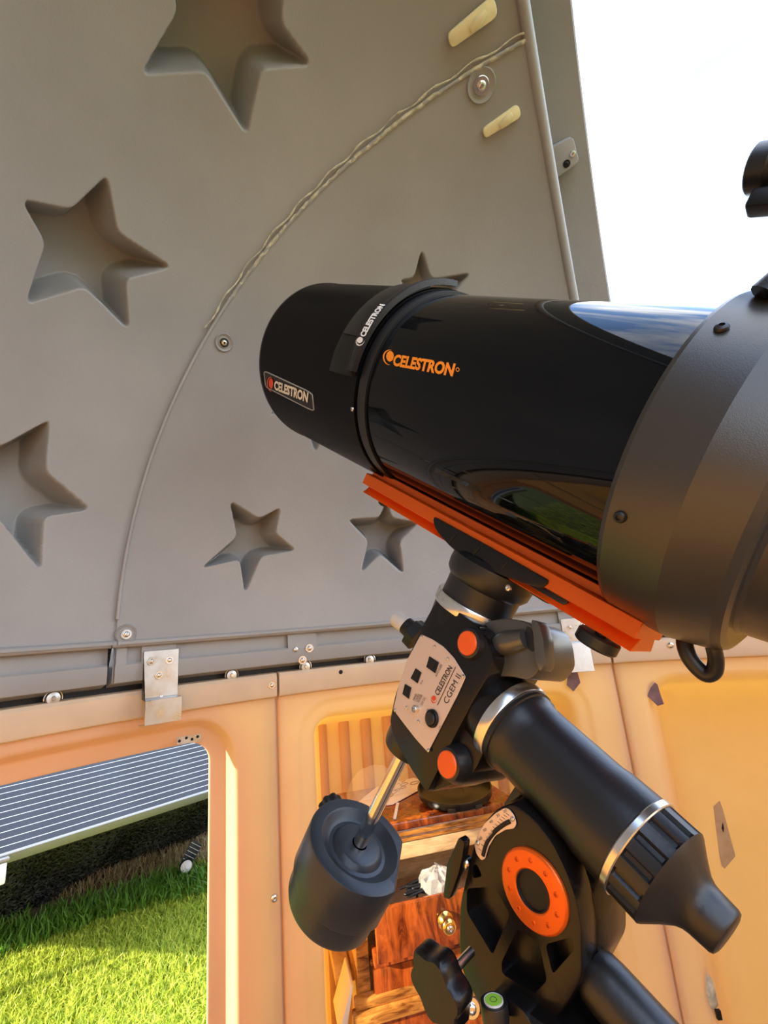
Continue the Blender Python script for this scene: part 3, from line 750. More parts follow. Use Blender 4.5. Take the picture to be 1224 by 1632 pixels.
# finder scope on its stalk
FA = A; fc = at_depth(1262, 262, 0.50)
fo = empty('finder', fc, parent=ota)
lathe('finder_tube', fc, FA, [(-0.10, 0.020), (-0.10, 0.024), (0.015, 0.024), (0.017, 0.0255), (0.034, 0.0255), (0.036, 0.0235), (0.036, 0.019)], 'black_satin', fo, 40)
lathe('finder_ring', fc - U*0.005, FA, [(-0.02, 0.026), (-0.02, 0.032), (-0.004, 0.032), (-0.004, 0.026)], 'black_soft', fo, 40)
box('finder_base', fc - U*0.040 - A*0.012, A*0.034, S*0.012, U*0.011, 'black_soft', fo, 0.004)
st0 = tube_pt(*tube_hit(1222, 474, RC+0.002), RC+0.002)
sweep('finder_stalk', [st0, st0 + U*0.03 - A*0.012, st0 + U*0.06 - A*0.03, fc - U*0.05 - A*0.02], [0.014, 0.011, 0.009, 0.010], 'black_satin', fo, 12)

# ================================================================== THE MOUNT
C0 = EYE + V(0.10645, 0.50889, -0.24339)                 # centre of the orange altitude ring
HF = nrm(V(0.745, 0.667, 0))
mount = empty('equatorial_mount', V(C0[0]+0.03, C0[1]+0.03, 0.012), 'black equatorial telescope mount with silver control plate and orange bearing ring', 'telescope mount')
DU = -U
# declination axis: saddle, bearing collar, silver circle
def pl(pix, P, n): return [on_plane(x, y, P, n) for x, y in pix]
sad = pl([(690, 822), (691, 838), (700, 852), (718, 872), (750, 896), (810, 921), (862, 938), (872, 930), (873, 924), (780, 871)], X0 + S*0.046, S)
saddle = prism('saddle', round_poly(sad, 0.008, 3), -S*0.092, 'black_plate', mount, 0.003)
for (x, y) in [(722, 856), (760, 876), (805, 898)]:
    q0, q1 = on_plane(x-6, y+8, X0+S*0.0462, S), on_plane(x+4, y-4, X0+S*0.0462, S)
    sweep('saddle_groove', [q0, q1], 0.0014, 'dark_hole', saddle, 6)
jaw = pl([(838, 926), (880, 936), (908, 958), (896, 966), (870, 962), (842, 944)], X0 + S*0.03, S)
prism('clamp_jaw', round_poly(jaw, 0.006, 3), -S*0.06, 'black_satin', mount, 0.003)
lathe('saddle_collar', X0, DU, [(0.186, 0.05), (0.192, 0.0565), (0.203, 0.0575), (0.214, 0.056), (0.220, 0.0515), (0.222, 0.049), (0.250, 0.0485)], 'black_satin', mount, 64)
bolt('screw', on_plane(811, 937, X0 + DU*0.207 + N3*0.052, N3), N3, 0.0042, mount, 'steel', 'button')
lathe('declination_circle', X0, DU, [(0.246, 0.0505), (0.246, 0.0535), (0.248, 0.0545), (0.260, 0.0545), (0.262, 0.0535), (0.262, 0.05)], 'silver', mount, 72)
# declination body
FPt = Y0 + N3*0.050
bodypx = [(706, 944), (690, 966), (670, 1003), (647, 1055), (629, 1110), (621, 1150), (628, 1178), (655, 1226), (680, 1264), (722, 1178), (757, 1112), (780, 1074), (786, 1048), (776, 1020), (757, 994), (732, 976)]
body = prism('declination_body', round_poly(pl(bodypx, FPt, N3), 0.006, 3), -N3*0.098, 'black_plate', mount, 0.0035)
lathe('body_collar', X0, DU, [(0.262, 0.0515), (0.268, 0.0515), (0.285, 0.050), (0.33, 0.046)], 'black_plate', mount, 56)
for nm, (x, y), r in [('upper', (746, 1025), 0.0125), ('lower', (714, 1218), 0.0125)]:
    Pc = on_plane(x, y, FPt + N3*0.006, N3)
    bs = lathe('cap_boss', Pc, N3, [(-0.085, r*1.75), (-0.012, r*1.7), (-0.004, r*1.45), (0.0, r*1.35), (0.001, r*1.2)], 'black_satin', body, 40)
    lathe('orange_cap', Pc, N3, [(0.0, r*1.12), (0.002, r*1.12), (0.0032, r*1.05), (0.0034, r*0.9)], 'orange_cap', bs, 40)
wedge = pl([(681, 1263), (757, 1112), (768, 1150), (772, 1195), (758, 1226), (735, 1246)], Y0 + N3*0.040, N3)
prism('lower_lobe', round_poly(wedge, 0.006, 3), -N3*0.08, 'black_plate', body, 0.004)
# control plate
PP = FPt + N3*0.0006
platepx = [(672, 1011), (690, 1019), (708, 1031), (724, 1048), (743, 1079), (730, 1108), (683, 1199), (664, 1178), (646, 1155), (628, 1131), (637, 1090), (650, 1052)]
cp = prism('control_plate', round_poly(pl(platepx, PP, N3), 0.002, 2), N3*0.0016, 'panel_silver', body, 0.0004, 1)
PF = PP + N3*0.0018
for q in [(672, 1015), (693, 1031), (714, 1050), (738, 1078), (630, 1132), (683, 1196), (648, 1128), (667, 1150)]:
    bolt('screw', on_plane(*q, PF, N3), N3, 0.0023, cp, 'steel', 'button')
for q in [[(663, 1065), (672, 1072), (666, 1089), (655, 1081)], [(646, 1090), (656, 1096), (652, 1114), (642, 1106)], [(685, 1046), (700, 1056), (694, 1073), (680, 1063)]]:
    pts = pl(q, PF, N3); pt = prism('port', pts, N3*0.0012, 'black_soft', cp, 0.0003, 1)
    c = np.mean(pts, 0); prism('port_opening', [c + (p-c)*0.55 + N3*0.0013 for p in pts], N3*0.0002, 'dark_hole', pt)
Pc = on_plane(664, 1130, PF, N3); lathe('power_socket', Pc, N3, [(0, 0.0042), (0.005, 0.0042), (0.0055, 0.0038), (0.0055, 0.0025), (0.002, 0.0022)], 'steel', cp, 24)
Pc = on_plane(689, 1145, PF, N3); sw = lathe('power_switch', Pc, N3, [(0, 0.0105), (0.002, 0.0103), (0.003, 0.0095), (0.0032, 0.0088), (0.0018, 0.0085)], 'black_soft', cp, 40)
rx, ry, _ = frame(N3); lathe('rocker', Pc + N3*0.001, N3, [(0, 0.0078), (0.003, 0.0076), (0.0042, 0.0060)], 'black_satin', sw, 32)
def plate_map(o_, xr, yt):
    p0, p1, p2 = pl([o_, xr, yt], PF + N3*0.0002, N3); return lambda x, y: p0 + (p1-p0)*x + (p2-p0)*y
text_affine('lettering', 'CELESTRON', plate_map((699, 1109), (722, 1064), (692, 1104)), 'black_print', cp, 0.02, 0.18)
logo('emblem', plate_map((693, 1123), (698, 1112), (685, 1117)), 'red_print', cp)
text_affine('lettering', 'CGEM II', plate_map((713, 1123), (735, 1078), (706, 1117)), 'black_print', cp, 0.0)
for a_, b_ in [((697, 1124), (726, 1063))]:
    q = pl([a_, b_], PF + N3*0.0002, N3); sweep('printed_rule', q, 0.00045, 'black_print', cp, 5)
for s_, m3 in [('AUTO GUIDE', ((696, 1079), (705, 1060), (693, 1077))), ('AUX', ((671, 1091), (675, 1084), (669, 1090))), ('HAND', ((660, 1117), (665, 1107), (657, 1115))), ('CONTROL', ((664, 1119), (670, 1107), (661, 1117))), ('POWER', ((668, 1120), (674, 1108), (665, 1118))), ('12V DC', ((673, 1124), (679, 1112), (670, 1122))), ('ON', ((681, 1134), (683, 1130), (679, 1133))), ('OFF', ((700, 1163), (703, 1157), (698, 1162)))]:
    text_affine('small_lettering', s_, plate_map(*m3), 'black_print', cp)
# counterweight end of the declination axis
lathe('shaft_collar', X0, DU, [(0.398, 0.036), (0.412, 0.036), (0.416, 0.0355), (0.420, 0.0345), (0.470, 0.0325), (0.476, 0.031), (0.478, 0.012)], 'black_satin', mount, 48)
lathe('chrome_collar_ring', X0, DU, [(0.411, 0.0365), (0.4115, 0.0375), (0.4145, 0.0375), (0.415, 0.0365)], 'silver', mount, 48)
lathe('counterweight_shaft', X0, DU, [(0.46, 0.0098), (0.79, 0.0098), (0.792, 0.0125), (0.80, 0.0125)], 'chrome', mount, 32)
# frosted cap on the far side of the body
ka, kb, kc = at_depth(668, 1016, .655), at_depth(647, 997, .668), at_depth(629, 984, .68)
lathe('lock_knob', ka, kb-ka, [(0, 0.020), (np.linalg.norm(kb-ka)*0.55, 0.019), (np.linalg.norm(kb-ka)*0.6, 0.0135), (np.linalg.norm(kb-ka)*1.05, 0.0125)], 'black_soft', mount, 24, radf=lambda i, t, r: r*(1+0.10*math.cos(6*t)) if i < 2 else r)
lathe('frosted_cap', kb, kc-kb, [(0, 0.0125), (np.linalg.norm(kc-kb)*0.85, 0.0118), (np.linalg.norm(kc-kb), 0.010)], 'frost', mount, 28)
# grey motor casting between the two axes
CPt = Y0 + N3*0.028
cast = pl([(752, 1003), (775, 990), (806, 985), (838, 990), (856, 1002), (863, 1025), (866, 1058), (846, 1084), (812, 1078), (790, 1078), (778, 1050)], CPt, N3)
casting = prism('motor_casting', round_poly(cast, 0.007, 3), -N3*0.066, 'grey_cast', mount, 0.005, 3)
hump0, hump1 = on_plane(789, 1030, CPt + N3*0.001, N3), on_plane(838, 1018, CPt + N3*0.001, N3)
sweep('casting_hump', [hump0, hump0*0.6+hump1*0.4, hump1], [0.010, 0.0145, 0.011], 'grey_cast', casting, 16)
for q in [[(783, 1043), (790, 1040), (796, 1050), (798, 1062), (791, 1064), (785, 1054)], [(855, 1026), (862, 1028), (864, 1048), (859, 1053), (855, 1042)]]:
    prism('casting_slot', round_poly(pl(q, CPt + N3*0.0005, N3), 0.002, 3), N3*0.0008, 'dark_hole', casting)
q = pl([(840, 996), (848, 1004), (852, 1022), (851, 1040), (843, 1036), (836, 1012)], CPt + N3*0.0005, N3)
prism('casting_recess', round_poly(q, 0.004, 3), N3*0.0006, 'black_satin', casting)
flg = pl([(846, 986), (858, 992), (866, 1020), (868, 1060), (860, 1072), (852, 1050), (850, 1015)], CPt + N3*0.010, N3)
prism('casting_flange', round_poly(flg, 0.004, 3), -N3*0.02, 'grey_cast', casting, 0.003)
# polar axis housing
DV = -VP
lathe('polar_shoulder', Y0, DV, [(0.02, 0.046), (0.06, 0.047), (0.075, 0.0475), (0.106, 0.0485), (0.1125, 0.049), (0.1145, 0.047)], 'black_plate', mount, 64)
lathe('right_ascension_circle', Y0, DV, [(0.1130, 0.048), (0.1130, 0.0510), (0.1142, 0.0520), (0.1250, 0.0520), (0.1265, 0.0510), (0.1265, 0.048)], 'silver', mount, 80)
rh = lathe('polar_housing', Y0, DV, [(0.1255, 0.049), (0.1285, 0.0502), (0.1325, 0.0502), (0.1335, 0.0482), (0.1405, 0.0480), (0.1450, 0.0456), (0.158, 0.0450), (0.230, 0.0446), (0.240, 0.0460), (0.270, 0.0464), (0.272, 0.045)], 'black_satin', mount, 80)
lathe('end_ring', Y0, DV, [(0.2705, 0.045), (0.2705, 0.0470), (0.2715, 0.0478), (0.2765, 0.0478), (0.2775, 0.0470), (0.2775, 0.045)], 'silver', mount, 80)
def ribf(i, t, r):
    if i in (1, 2): return r*(1 - 0.07*(1 if (math.cos(16*t) > 0.72) else 0))
    return r
cap = lathe('end_cap', Y0, DV, [(0.2772, 0.0460), (0.2785, 0.0458), (0.3005, 0.0450), (0.3025, 0.0452), (0.3040, 0.0440), (0.3085, 0.0385), (0.3130, 0.0330), (0.3175, 0.0280), (0.3215, 0.0240), (0.3255, 0.0217), (0.3300, 0.0207), (0.3440, 0.0193), (0.3462, 0.0180), (0.3472, 0.015)], 'black_satin', mount, 144, radf=ribf, angle=32)
# altitude fork: side cheek with pockets, bearing ring, scale
FP = C0 + HF*0.004
cheek_px = [(757, 1338), (770, 1312), (790, 1290), (818, 1280), (850, 1304), (880, 1343), (902, 1388), (917, 1430), (926, 1480), (927, 1560), (905, 1600), (868, 1650), (800, 1655), (762, 1600), (735, 1548), (731, 1500), (733, 1440), (745, 1382)]
cheek = prism('fork_cheek', round_poly(pl(cheek_px, FP, HF), 0.008, 4), HF*0.030, 'black_plate', mount, 0.0025)
def cut(target, cutters):
    for c_ in cutters:
        md = target.modifiers.new('cut', 'BOOLEAN'); md.operation = 'DIFFERENCE'; md.solver = 'EXACT'; md.object = c_
    bpy.context.view_layer.update()
    dg = bpy.context.evaluated_depsgraph_get(); me = bpy.data.meshes.new_from_object(target.evaluated_get(dg))
    target.modifiers.clear(); target.data = me; me.shade_smooth(); me.set_sharp_from_angle(angle=math.radians(30))
    for c_ in cutters: bpy.data.objects.remove(c_)
def pocket(pix, depth):
    return prism('pocket_cutter', round_poly([p - HF*0.004 for p in pl(pix, FP, HF)], 0.004, 3), HF*(depth+0.004), 'black_plate', None, 0.0)
cut(cheek, [pocket([(744, 1416), (788, 1413), (813, 1457), (785, 1522), (744, 1454)], 0.016),
            pocket([(825, 1480), (859, 1502), (872, 1563), (852, 1584), (800, 1552), (799, 1534)], 0.016),
            pocket([(869, 1505), (912, 1493), (916, 1513), (881, 1553)], 0.016),
            pocket([(753, 1379), (760, 1377), (769, 1397), (753, 1400)], 0.02)])
far_cheek = prism('fork_body', round_poly([p + HF*0.028 for p in pl([(775, 1330), (800, 1310), (850, 1335), (893, 1392), (921, 1440), (928, 1480), (929, 1560), (905, 1605), (868, 1660), (800, 1660), (760, 1600), (740, 1545), (738, 1470)], FP, HF)], 0.008, 4), HF*0.062, 'black_plate', mount, 0.003)
arc_px = [(768, 1330), (772, 1296), (792, 1264), (826, 1247), (862, 1256), (890, 1300), (905, 1350), (880, 1345), (850, 1300), (812, 1276), (786, 1298)]
prism('inner_arc', [p + HF*0.034 for p in pl(arc_px, FP, HF)], HF*0.02, 'black_satin', mount, 0.002)
notch = pl([(917, 1425), (938, 1410), (952, 1428), (955, 1450), (966, 1440), (972, 1418), (978, 1470), (974, 1500), (960, 1540), (930, 1560)], C0 + HF*0.085, HF)
prism('rear_cheek', round_poly(notch, 0.003, 2), HF*0.02, 'black_satin', mount, 0.0015)
ring = lathe('altitude_ring', C0 + HF*0.004, -HF, [(0.0, 0.0175), (0.0, 0.0345), (0.0025, 0.0345), (0.0042, 0.0332), (0.0046, 0.032), (0.0046, 0.0185), (0.0036, 0.0172), (-0.012, 0.0165)], 'orange_anod', mount, 80, False, False)
lathe('ring_bore', C0 + HF*0.003, -HF, [(0.0, 0.0172), (0.003, 0.0172), (0.0035, 0.0160), (0.0008, 0.0155), (0.0006, 0.004)], 'dark_hole', ring, 48)
gx, gy, gn = frame(-HF)
for k in range(10):
    t = 2*math.pi*(k+0.3)/10
    P = C0 + HF*0.004 - HF*0.0046 + (gx*math.cos(t) + gy*math.sin(t))*0.0258
    lathe('dimple', P, -HF, [(0.0, 0.0024), (0.0006, 0.0022), (0.0008, 0.0016), (-0.001, 0.0012), (-0.001, 0.0004)], 'orange_anod', ring, 12)
sc = pl([(757, 1346), (762, 1330), (773, 1312), (790, 1296), (805, 1287), (812, 1289), (820, 1299), (824, 1313), (820, 1320), (806, 1322), (790, 1332), (779, 1350), (774, 1368), (768, 1371), (760, 1360)], FP - HF*0.0008, HF)
scale = prism('latitude_scale', round_poly(sc, 0.002, 2), -HF*0.0012, 'panel_silver', mount, 0.0003, 1)
sl = spline(pl([(770, 1363), (776, 1343), (788, 1326), (803, 1314), (813, 1309)], FP - HF*0.0021, HF), 20)
sweep('scale_slot', sl, 0.0021, 'dark_hole', scale, 8)
for k in range(13):
    t = k/12; p = np.array([762 + 44*t**0.9, 1352 - 56*t + 18*t*(1-t)*-1.4]); q = p + np.array([5.5, 4.5 - 1.0*t])
    sweep('tick_mark', pl([p, q], FP - HF*0.0022, HF), 0.00022, 'black_print', scale, 4)
for s_, q in [('60', (764, 1340)), ('50', (771, 1326)), ('40', (781, 1313)), ('30', (792, 1303)), ('20', (803, 1296))]:
    p0, p1, p2 = pl([q, (q[0]+5, q[1]-3), (q[0]-2, q[1]-4)], FP - HF*0.0022, HF)
    text_affine('small_lettering', s_, lambda x, y: p0 + (p1-p0)*x + (p2-p0)*y, 'black_print', scale)
for q in [(762, 1343), (817, 1305)]: bolt('screw', on_plane(*q, FP - HF*0.002, HF), -HF, 0.0024, scale, 'steel', 'button')
sweep('scale_pointer', pl([(776, 1338), (786, 1326)], FP - HF*0.0032, HF), 0.0011, 'steel', scale, 6)
# lock lever
lev = pl([(741, 1329), (750, 1337), (746, 1362), (741, 1385), (733, 1408), (726, 1428), (716, 1423), (719, 1400), (722, 1372), (731, 1352)], FP - HF*0.006, HF)
lever = prism('lock_lever', round_poly(lev, 0.003, 3), -HF*0.010, 'black_plate', mount, 0.002)
bolt('lever_screw', on_plane(742, 1375, FP - HF*0.004, HF), nrm(-HF-CR*0.4), 0.006, lever, 'steel', 'button')
lathe('lever_post', on_plane(738, 1376, FP, HF) + HF*0.01, -HF, [(0, 0.005), (0.015, 0.005)], 'black_plate', lever, 16)
# altitude bolt with lobed knob
kax = nrm(CR*-0.75 + CU*-0.05 - CF*0.66)
kc_ = at_depth(690, 1582, 0.42)
knob = lathe('star_knob', kc_, -kax, [(0.0, 0.0275), (0.0015, 0.0288), (0.004, 0.0295), (0.018, 0.0295), (0.0205, 0.0282), (0.0215, 0.024), (0.0215, 0.01)], 'black_plate', mount, 120, radf=lambda i, t, r: r*(1 + 0.085*math.cos(6*t+0.4)))
lathe('bolt_shaft', kc_, -kax, [(0.015, 0.0042), (0.056, 0.0042)], 'steel', knob, 24)
# base with bubble level
lv = at_depth(787, 1598, 0.425)
bc = V(C0[0]+0.035, C0[1]+0.035, 0)
base = lathe('azimuth_base', V(bc[0], bc[1], lv[2]-0.004), V(0, 0, -1), [(0, 0.02), (0, 0.058), (0.003, 0.062), (0.03, 0.064), (0.034, 0.062), (0.066, 0.060)], 'black_plate', mount, 72)
foot = pl([(775, 1590), (800, 1585), (835, 1612), (860, 1660), (790, 1670), (770, 1640), (766, 1605)], C0 - HF*0.012, HF)
prism('front_foot', round_poly(foot, 0.005, 3), HF*0.03, 'black_plate', mount, 0.003)
lathe('level_ring', lv, V(0, 0, 1), [(-0.012, 0.0125), (0, 0.0125), (0.0012, 0.0120), (0.0012, 0.0072)], 'black_satin', mount, 32)
lvl = lathe('bubble_level', lv, V(0, 0, 1), [(0, 0.0080), (0.0018, 0.0080), (0.0024, 0.0074)], 'level', mount, 32)
lathe('level_rim', lv, V(0, 0, 1), [(0.0, 0.0088), (0.0024, 0.0088), (0.0026, 0.0082), (0.0024, 0.0078)], 'white_print', lvl, 32, False, False)
lathe('level_circle', lv, V(0, 0, 1), [(0.0025, 0.0033), (0.0028, 0.0031), (0.0025, 0.0028)], 'black_print', lvl, 24, False, False)
bolt('base_bolt', at_depth(751, 1606, 0.42), nrm(-CF*0.8 + CU*0.4), 0.0078, mount, 'steel', 'washer')
bolt('screw', at_depth(944, 1622, 0.43), nrm(-CF*0.8 + CU*0.4), 0.006, mount, 'steel', 'button')
b0, b1 = at_depth(945, 1548, 0.415), at_depth(1090, 1712, 0.36)
Lb = np.linalg.norm(b1-b0)
lathe('adjustment_handle', b0, b1-b0, [(-0.006, 0.012), (-0.003, 0.019), (0.004, 0.0225), (0.015, 0.0235), (Lb, 0.0235)], 'black_satin', mount, 48)
lathe('pier', V(bc[0], bc[1], 0.012), V(0, 0, 1), [(0, 0.16), (0.015, 0.16), (0.02, 0.075), (lv[2]-0.10, 0.075), (lv[2]-0.09, 0.09), (lv[2]-0.065, 0.09)], 'black_plate', mount, 48)
# counterweight
cw = empty('counterweight', X0 + DU*0.69, 'round dark grey counterweight with one flat side on the shaft', 'counterweight')
fdir = CR*0.42 - CU*0.90; fdir = nrm(fdir - U*(fdir @ U))
def wloop(d, r, flat):
    out = []; y_ = nrm(np.cross(DU, fdir))
    for k in range(96):
        t = 2*math.pi*k/96; rr = min(r, flat/max(math.cos(t), 1e-6)) if math.cos(t) > 0 else r
        out.append(X0 + DU*d + (fdir*math.cos(t) + y_*math.sin(t))*rr)
    return out
d0 = 0.636
prof = [(0.002, .0112, 1), (0.002, .030, 1), (0.004, .034, 1), (0.0095, .0385, 1), (0.0105, .0435, 1), (0.0085, .049, 1), (0.002, .0555, 1), (0.0, .059, .0585), (0.0, .0725, .0605), (0.0015, .0755, .0625), (0.004, .0765, .0635), (0.064, .0755, .0625), (0.066, .0745, .0620), (0.068, .0715, .0595), (0.098, .0695, .0575), (0.104, .0670, .0550), (0.107, .0600, .05), (0.107, .0112, 1)]
vv, ff = loft([wloop(d0+d, r, fl_) for d, r, fl_ in prof]); obj('weight_body', vv, ff, 'rubber', cw, angle=28)
kd = X0 + DU*(d0+0.026); _y = nrm(np.cross(DU, fdir))
kdir = min([fdir*math.cos(t) + _y*math.sin(t) for t in np.linspace(0, 2*math.pi, 73)], key=lambda q: math.hypot(*(np.array(px_of(kd + q*0.083)) - np.array([530, 1270]))))
lathe('thumb_knob', kd + kdir*0.071, kdir, [(0, 0.008), (0.008, 0.008), (0.009, 0.016), (0.011, 0.0175), (0.022, 0.0175), (0.024, 0.016)], 'black_soft', cw, 56, radf=lambda i, t, r: r*(1+0.10*math.cos(7*t)) if i > 1 else r)

# ================================================================== HARDWARE ON THE WALL TOP
def z_bracket(label, cpx, half, prof_px, group):
    """folded metal hold-down: vertical leaf screwed to the skirt, step inwards, lower leaf, bottom lip"""
    Pc = on_cyl(*cpx, 1.278); az = az_of(Pc); T = tangent(az); Rr = radial(az)
    root = empty('hold_down_bracket', V(Pc[0], Pc[1], prof_px[-1][1]), label, 'bracket', group)
    prof = prof_px; th = 0.0025
    inner = [(r, z) for r, z in prof]
    base_c = V(O[0], O[1], 0)
    outl = []
    for i, (r, z) in enumerate(inner): outl.append((r, z))
    # offset polyline by the sheet thickness
    off = []
    for i in range(len(inner)):
        a_ = np.array(inner[max(i-1, 0)]); b_ = np.array(inner[min(i+1, len(inner)-1)]); d = nrm(b_-a_); n_ = np.array([d[1], -d[0]])
        off.append((inner[i][0]+n_[0]*th*1.2, inner[i][1]+n_[1]*th*1.2))
    loop = outl + off[::-1]
    pts = [base_c + Rr*r + V(0, 0, z) - T*half for r, z in loop]
    prism('folded_plate', pts, T*2*half, 'zinc', root, 0.0006, 1)
    return root, T, Rr, base_c
zt = on_cyl(257, 1036, 1.278)[2]; z1 = on_cyl(250, 1112, 1.278)[2]
b1o, T, Rr, bc0 = z_bracket('scratched steel hold-down bracket above the open hatch', (256, 1075), 0.040,
    [(1.2785, zt), (1.2785, z1), (1.246, z1-0.003), (1.246, z1-0.052), (1.292, z1-0.056)], 'dome hold-down brackets')
for q in [(241, 1054), (270, 1052), (253, 1076)]:
    P = on_plane(*q, bc0 + Rr*1.2755, Rr); bolt('screw', P, -Rr, 0.0095, b1o, 'steel', 'washer')
bolt('rivet', on_plane(257, 1110, bc0 + Rr*1.2755, Rr), -Rr, 0.004, b1o, 'steel', 'button')
zt = on_cyl(915, 985, 1.278)[2]; z1 = on_cyl(926, 1022, 1.278)[2]
b2o, T, Rr, bc0 = z_bracket('scratched steel hold-down bracket beside the right bay under the orange bar', (915, 1005), 0.034,
    [(1.2785, zt), (1.2785, z1), (1.268, z1-0.003), (1.262, z1-0.085)], 'dome hold-down brackets')
for q in [(908, 1000), (930, 996), (923, 1014)]:
    P = on_plane(*q, bc0 + Rr*1.2755, Rr); bolt('screw', P, -Rr, 0.0085, b2o, 'steel', 'washer')
rl = ['steel guide roller on the wall top left of the hatch bracket', 'steel guide roller on the wall top right of the hatch bracket',
      'steel guide roller on the wall top below the three skirt bolts', 'steel guide roller on the wall top left of the control plate']
for (x, y), lb in zip([(84, 1119), (369, 1079), (487, 1064), (589, 1052)], rl):
    P = on_cyl(x, y, 1.305); az = az_of(P); Pz = cyl(az, 1.300, RIM+0.0065); Rr = radial(az)
    r_ = empty('guide_roller', cyl(az, 1.305, RIM), lb, 'roller', 'dome guide rollers')
    lathe('wheel', Pz, Rr, [(0, 0.006), (0.001, 0.0125), (0.003, 0.0135), (0.012, 0.0135), (0.014, 0.0125), (0.015, 0.006)], 'zinc', r_, 28)
    lathe('axle', Pz - Rr*0.004, Rr, [(0, 0.004), (0.004, 0.0055), (0.02, 0.0055)], 'steel', r_, 14)
    sweep('spring_clip', [Pz + (tangent(az)*math.cos(t) + V(0, 0, 1)*math.sin(t))*0.017 + Rr*0.004 for t in np.linspace(-0.2, math.pi+0.2, 18)], 0.0012, 'steel', r_, 6)

# ================================================================== CABINET IN THE BAY
ZT = 0.87
c1, c2 = on_z(631, 1312, ZT), on_z(757, 1288, ZT)
CD = nrm(c2-c1); CN = nrm(np.cross(CD, V(0, 0, 1)))        # CN towards the camera
if CN @ (EYE-c1) < 0: CN = -CN
Fp = c1 - CN*0.02                                          # face plane of the cabinet body
cabL = on_plane(566, 1500, Fp, CN); sL = (cabL - c1) @ CD; sR = sL + 0.50
DEP = 0.33
def cb(s, d, z): return c1 + CD*s - CN*d + V(0, 0, z - ZT)
def cbox(name, s0, s1, d0_, d1_, z0, z1, m, par, bevel=0.003): 
    return box(name, (cb(s0, d0_, z0) + cb(s1, d1_, z1))/2, CD*(s1-s0)/2, CN*(d1_-d0_)/2, V(0, 0, (z1-z0)/2), m, par, bevel)
cab = empty('cabinet', cb((sL+sR)/2, DEP/2, 0.012), 'glossy reddish wooden cabinet with an open drawer standing in the bay', 'cabinet')
cbox('top', sL-0.02, sR+0.02, 0.0, DEP+0.02, ZT-0.022, ZT, 'wood_red', cab, 0.006)
cbox('moulding', sL-0.012, sR+0.012, 0.006, 0.05, ZT-0.042, ZT-0.0221, 'wood_body', cab, 0.007)
cbox('moulding', sL-0.006, sR+0.006, 0.013, 0.05, ZT-0.058, ZT-0.0421, 'wood_body', cab, 0.005)
cbox('side_panel', sL, sL+0.02, 0.021, DEP, 0.07, ZT-0.0581, 'wood_body', cab)
cbox('side_panel', sR-0.02, sR, 0.021, DEP, 0.07, ZT-0.0581, 'wood_body', cab)
cbox('back_panel', sL+0.02, sR-0.02, DEP-0.012, DEP, 0.07, ZT-0.0581, 'wood_raw', cab)
cbox('corner_post', sL, sL+0.034, 0.012, 0.034, 0.07, ZT-0.059, 'wood_body', cab)
cbox('corner_post', sR-0.034, sR, 0.012, 0.034, 0.07, ZT-0.059, 'wood_body', cab)
cbox('upper_rail', sL+0.034, sR-0.034, 0.016, 0.034, ZT-0.10, ZT-0.0585, 'wood_raw', cab)
# drawer geometry from the photograph on a plane pulled out in front of the face
PULL = 0.075
Dp = c1 + CN*PULL
dzt = on_plane(690, 1424, Dp, CN)[2]; dzb = on_plane(650, 1520, Dp, CN)[2]
dsl = (on_plane(598, 1500, Dp, CN) - c1) @ CD
dsr = sR-0.036
drawer = empty('drawer', cb((dsl+dsr)/2, 0, dzb), parent=cab)
def face(name, z0, z1, d_, par, m='wood_red'):
    return cbox(name, dsl, dsr, -d_-0.016, -d_, z0, z1, m, par, 0.004)
face('drawer_front', dzb, dzt, PULL-0.0, drawer)
cbox('drawer_side', dsl+0.02, dsl+0.032, -PULL+0.0005, 0.26, dzb+0.012, dzt-0.015, 'wood_raw', drawer)
cbox('drawer_side', dsr-0.032, dsr-0.02, -PULL+0.0005, 0.26, dzb+0.012, dzt-0.015, 'wood_raw', drawer)
cbox('drawer_back', dsl+0.033, dsr-0.033, 0.25, 0.26, dzb+0.012, dzt-0.015, 'wood_raw', drawer)
cbox('drawer_bottom', dsl+0.033, dsr-0.033, -PULL+0.0005, 0.249, dzb+0.012, dzb+0.020, 'wood_raw', drawer)
kp = on_plane(709, 1466, Dp + CN*0.017, CN)
lathe('knob', kp, CN, [(0, 0.021), (0.004, 0.021), (0.008, 0.016), (0.014, 0.0125), (0.022, 0.018), (0.034, 0.018), (0.039, 0.014), (0.040, 0.011)], 'brass', drawer, 40)
bolt('knob_screw', kp + CN*0.040, CN, 0.009, drawer, 'steel', 'button')
z2 = dzb - 0.006
for k in range(3):
    cbox('lower_drawer_front', dsl+0.001, dsr-0.001, -0.010, 0.012, z2-0.155, z2-0.002, 'wood_red', cab, 0.005) if k else cbox('apron', dsl+0.001, dsr-0.001, -0.030, 0.012, z2-0.036, z2-0.001, 'wood_red', cab, 0.004)
    z2 -= 0.045 if k == 0 else 0.165
    cbox('cross_rail', sL+0.036, sR-0.036, 0.0125 if k else 0.004, 0.034, z2-0.001+0.0, z2+0.0075, 'wood_body', cab, 0.002)
cbox('plinth', sL-0.012, sR+0.012, -0.004, DEP, 0.013, 0.0695, 'wood_body', cab, 0.006)
zz = on_plane(600, 1592, Fp + CN*0.03, CN)[2]
cbox('waist_moulding', sL-0.014, sR+0.014, -0.012, 0.0105, zz-0.016, zz+0.010, 'wood_body', cab, 0.005)
cbox('waist_moulding', sL-0.022, sR+0.022, -0.020, 0.0105, zz-0.050, zz-0.0165, 'wood_body', cab, 0.006)
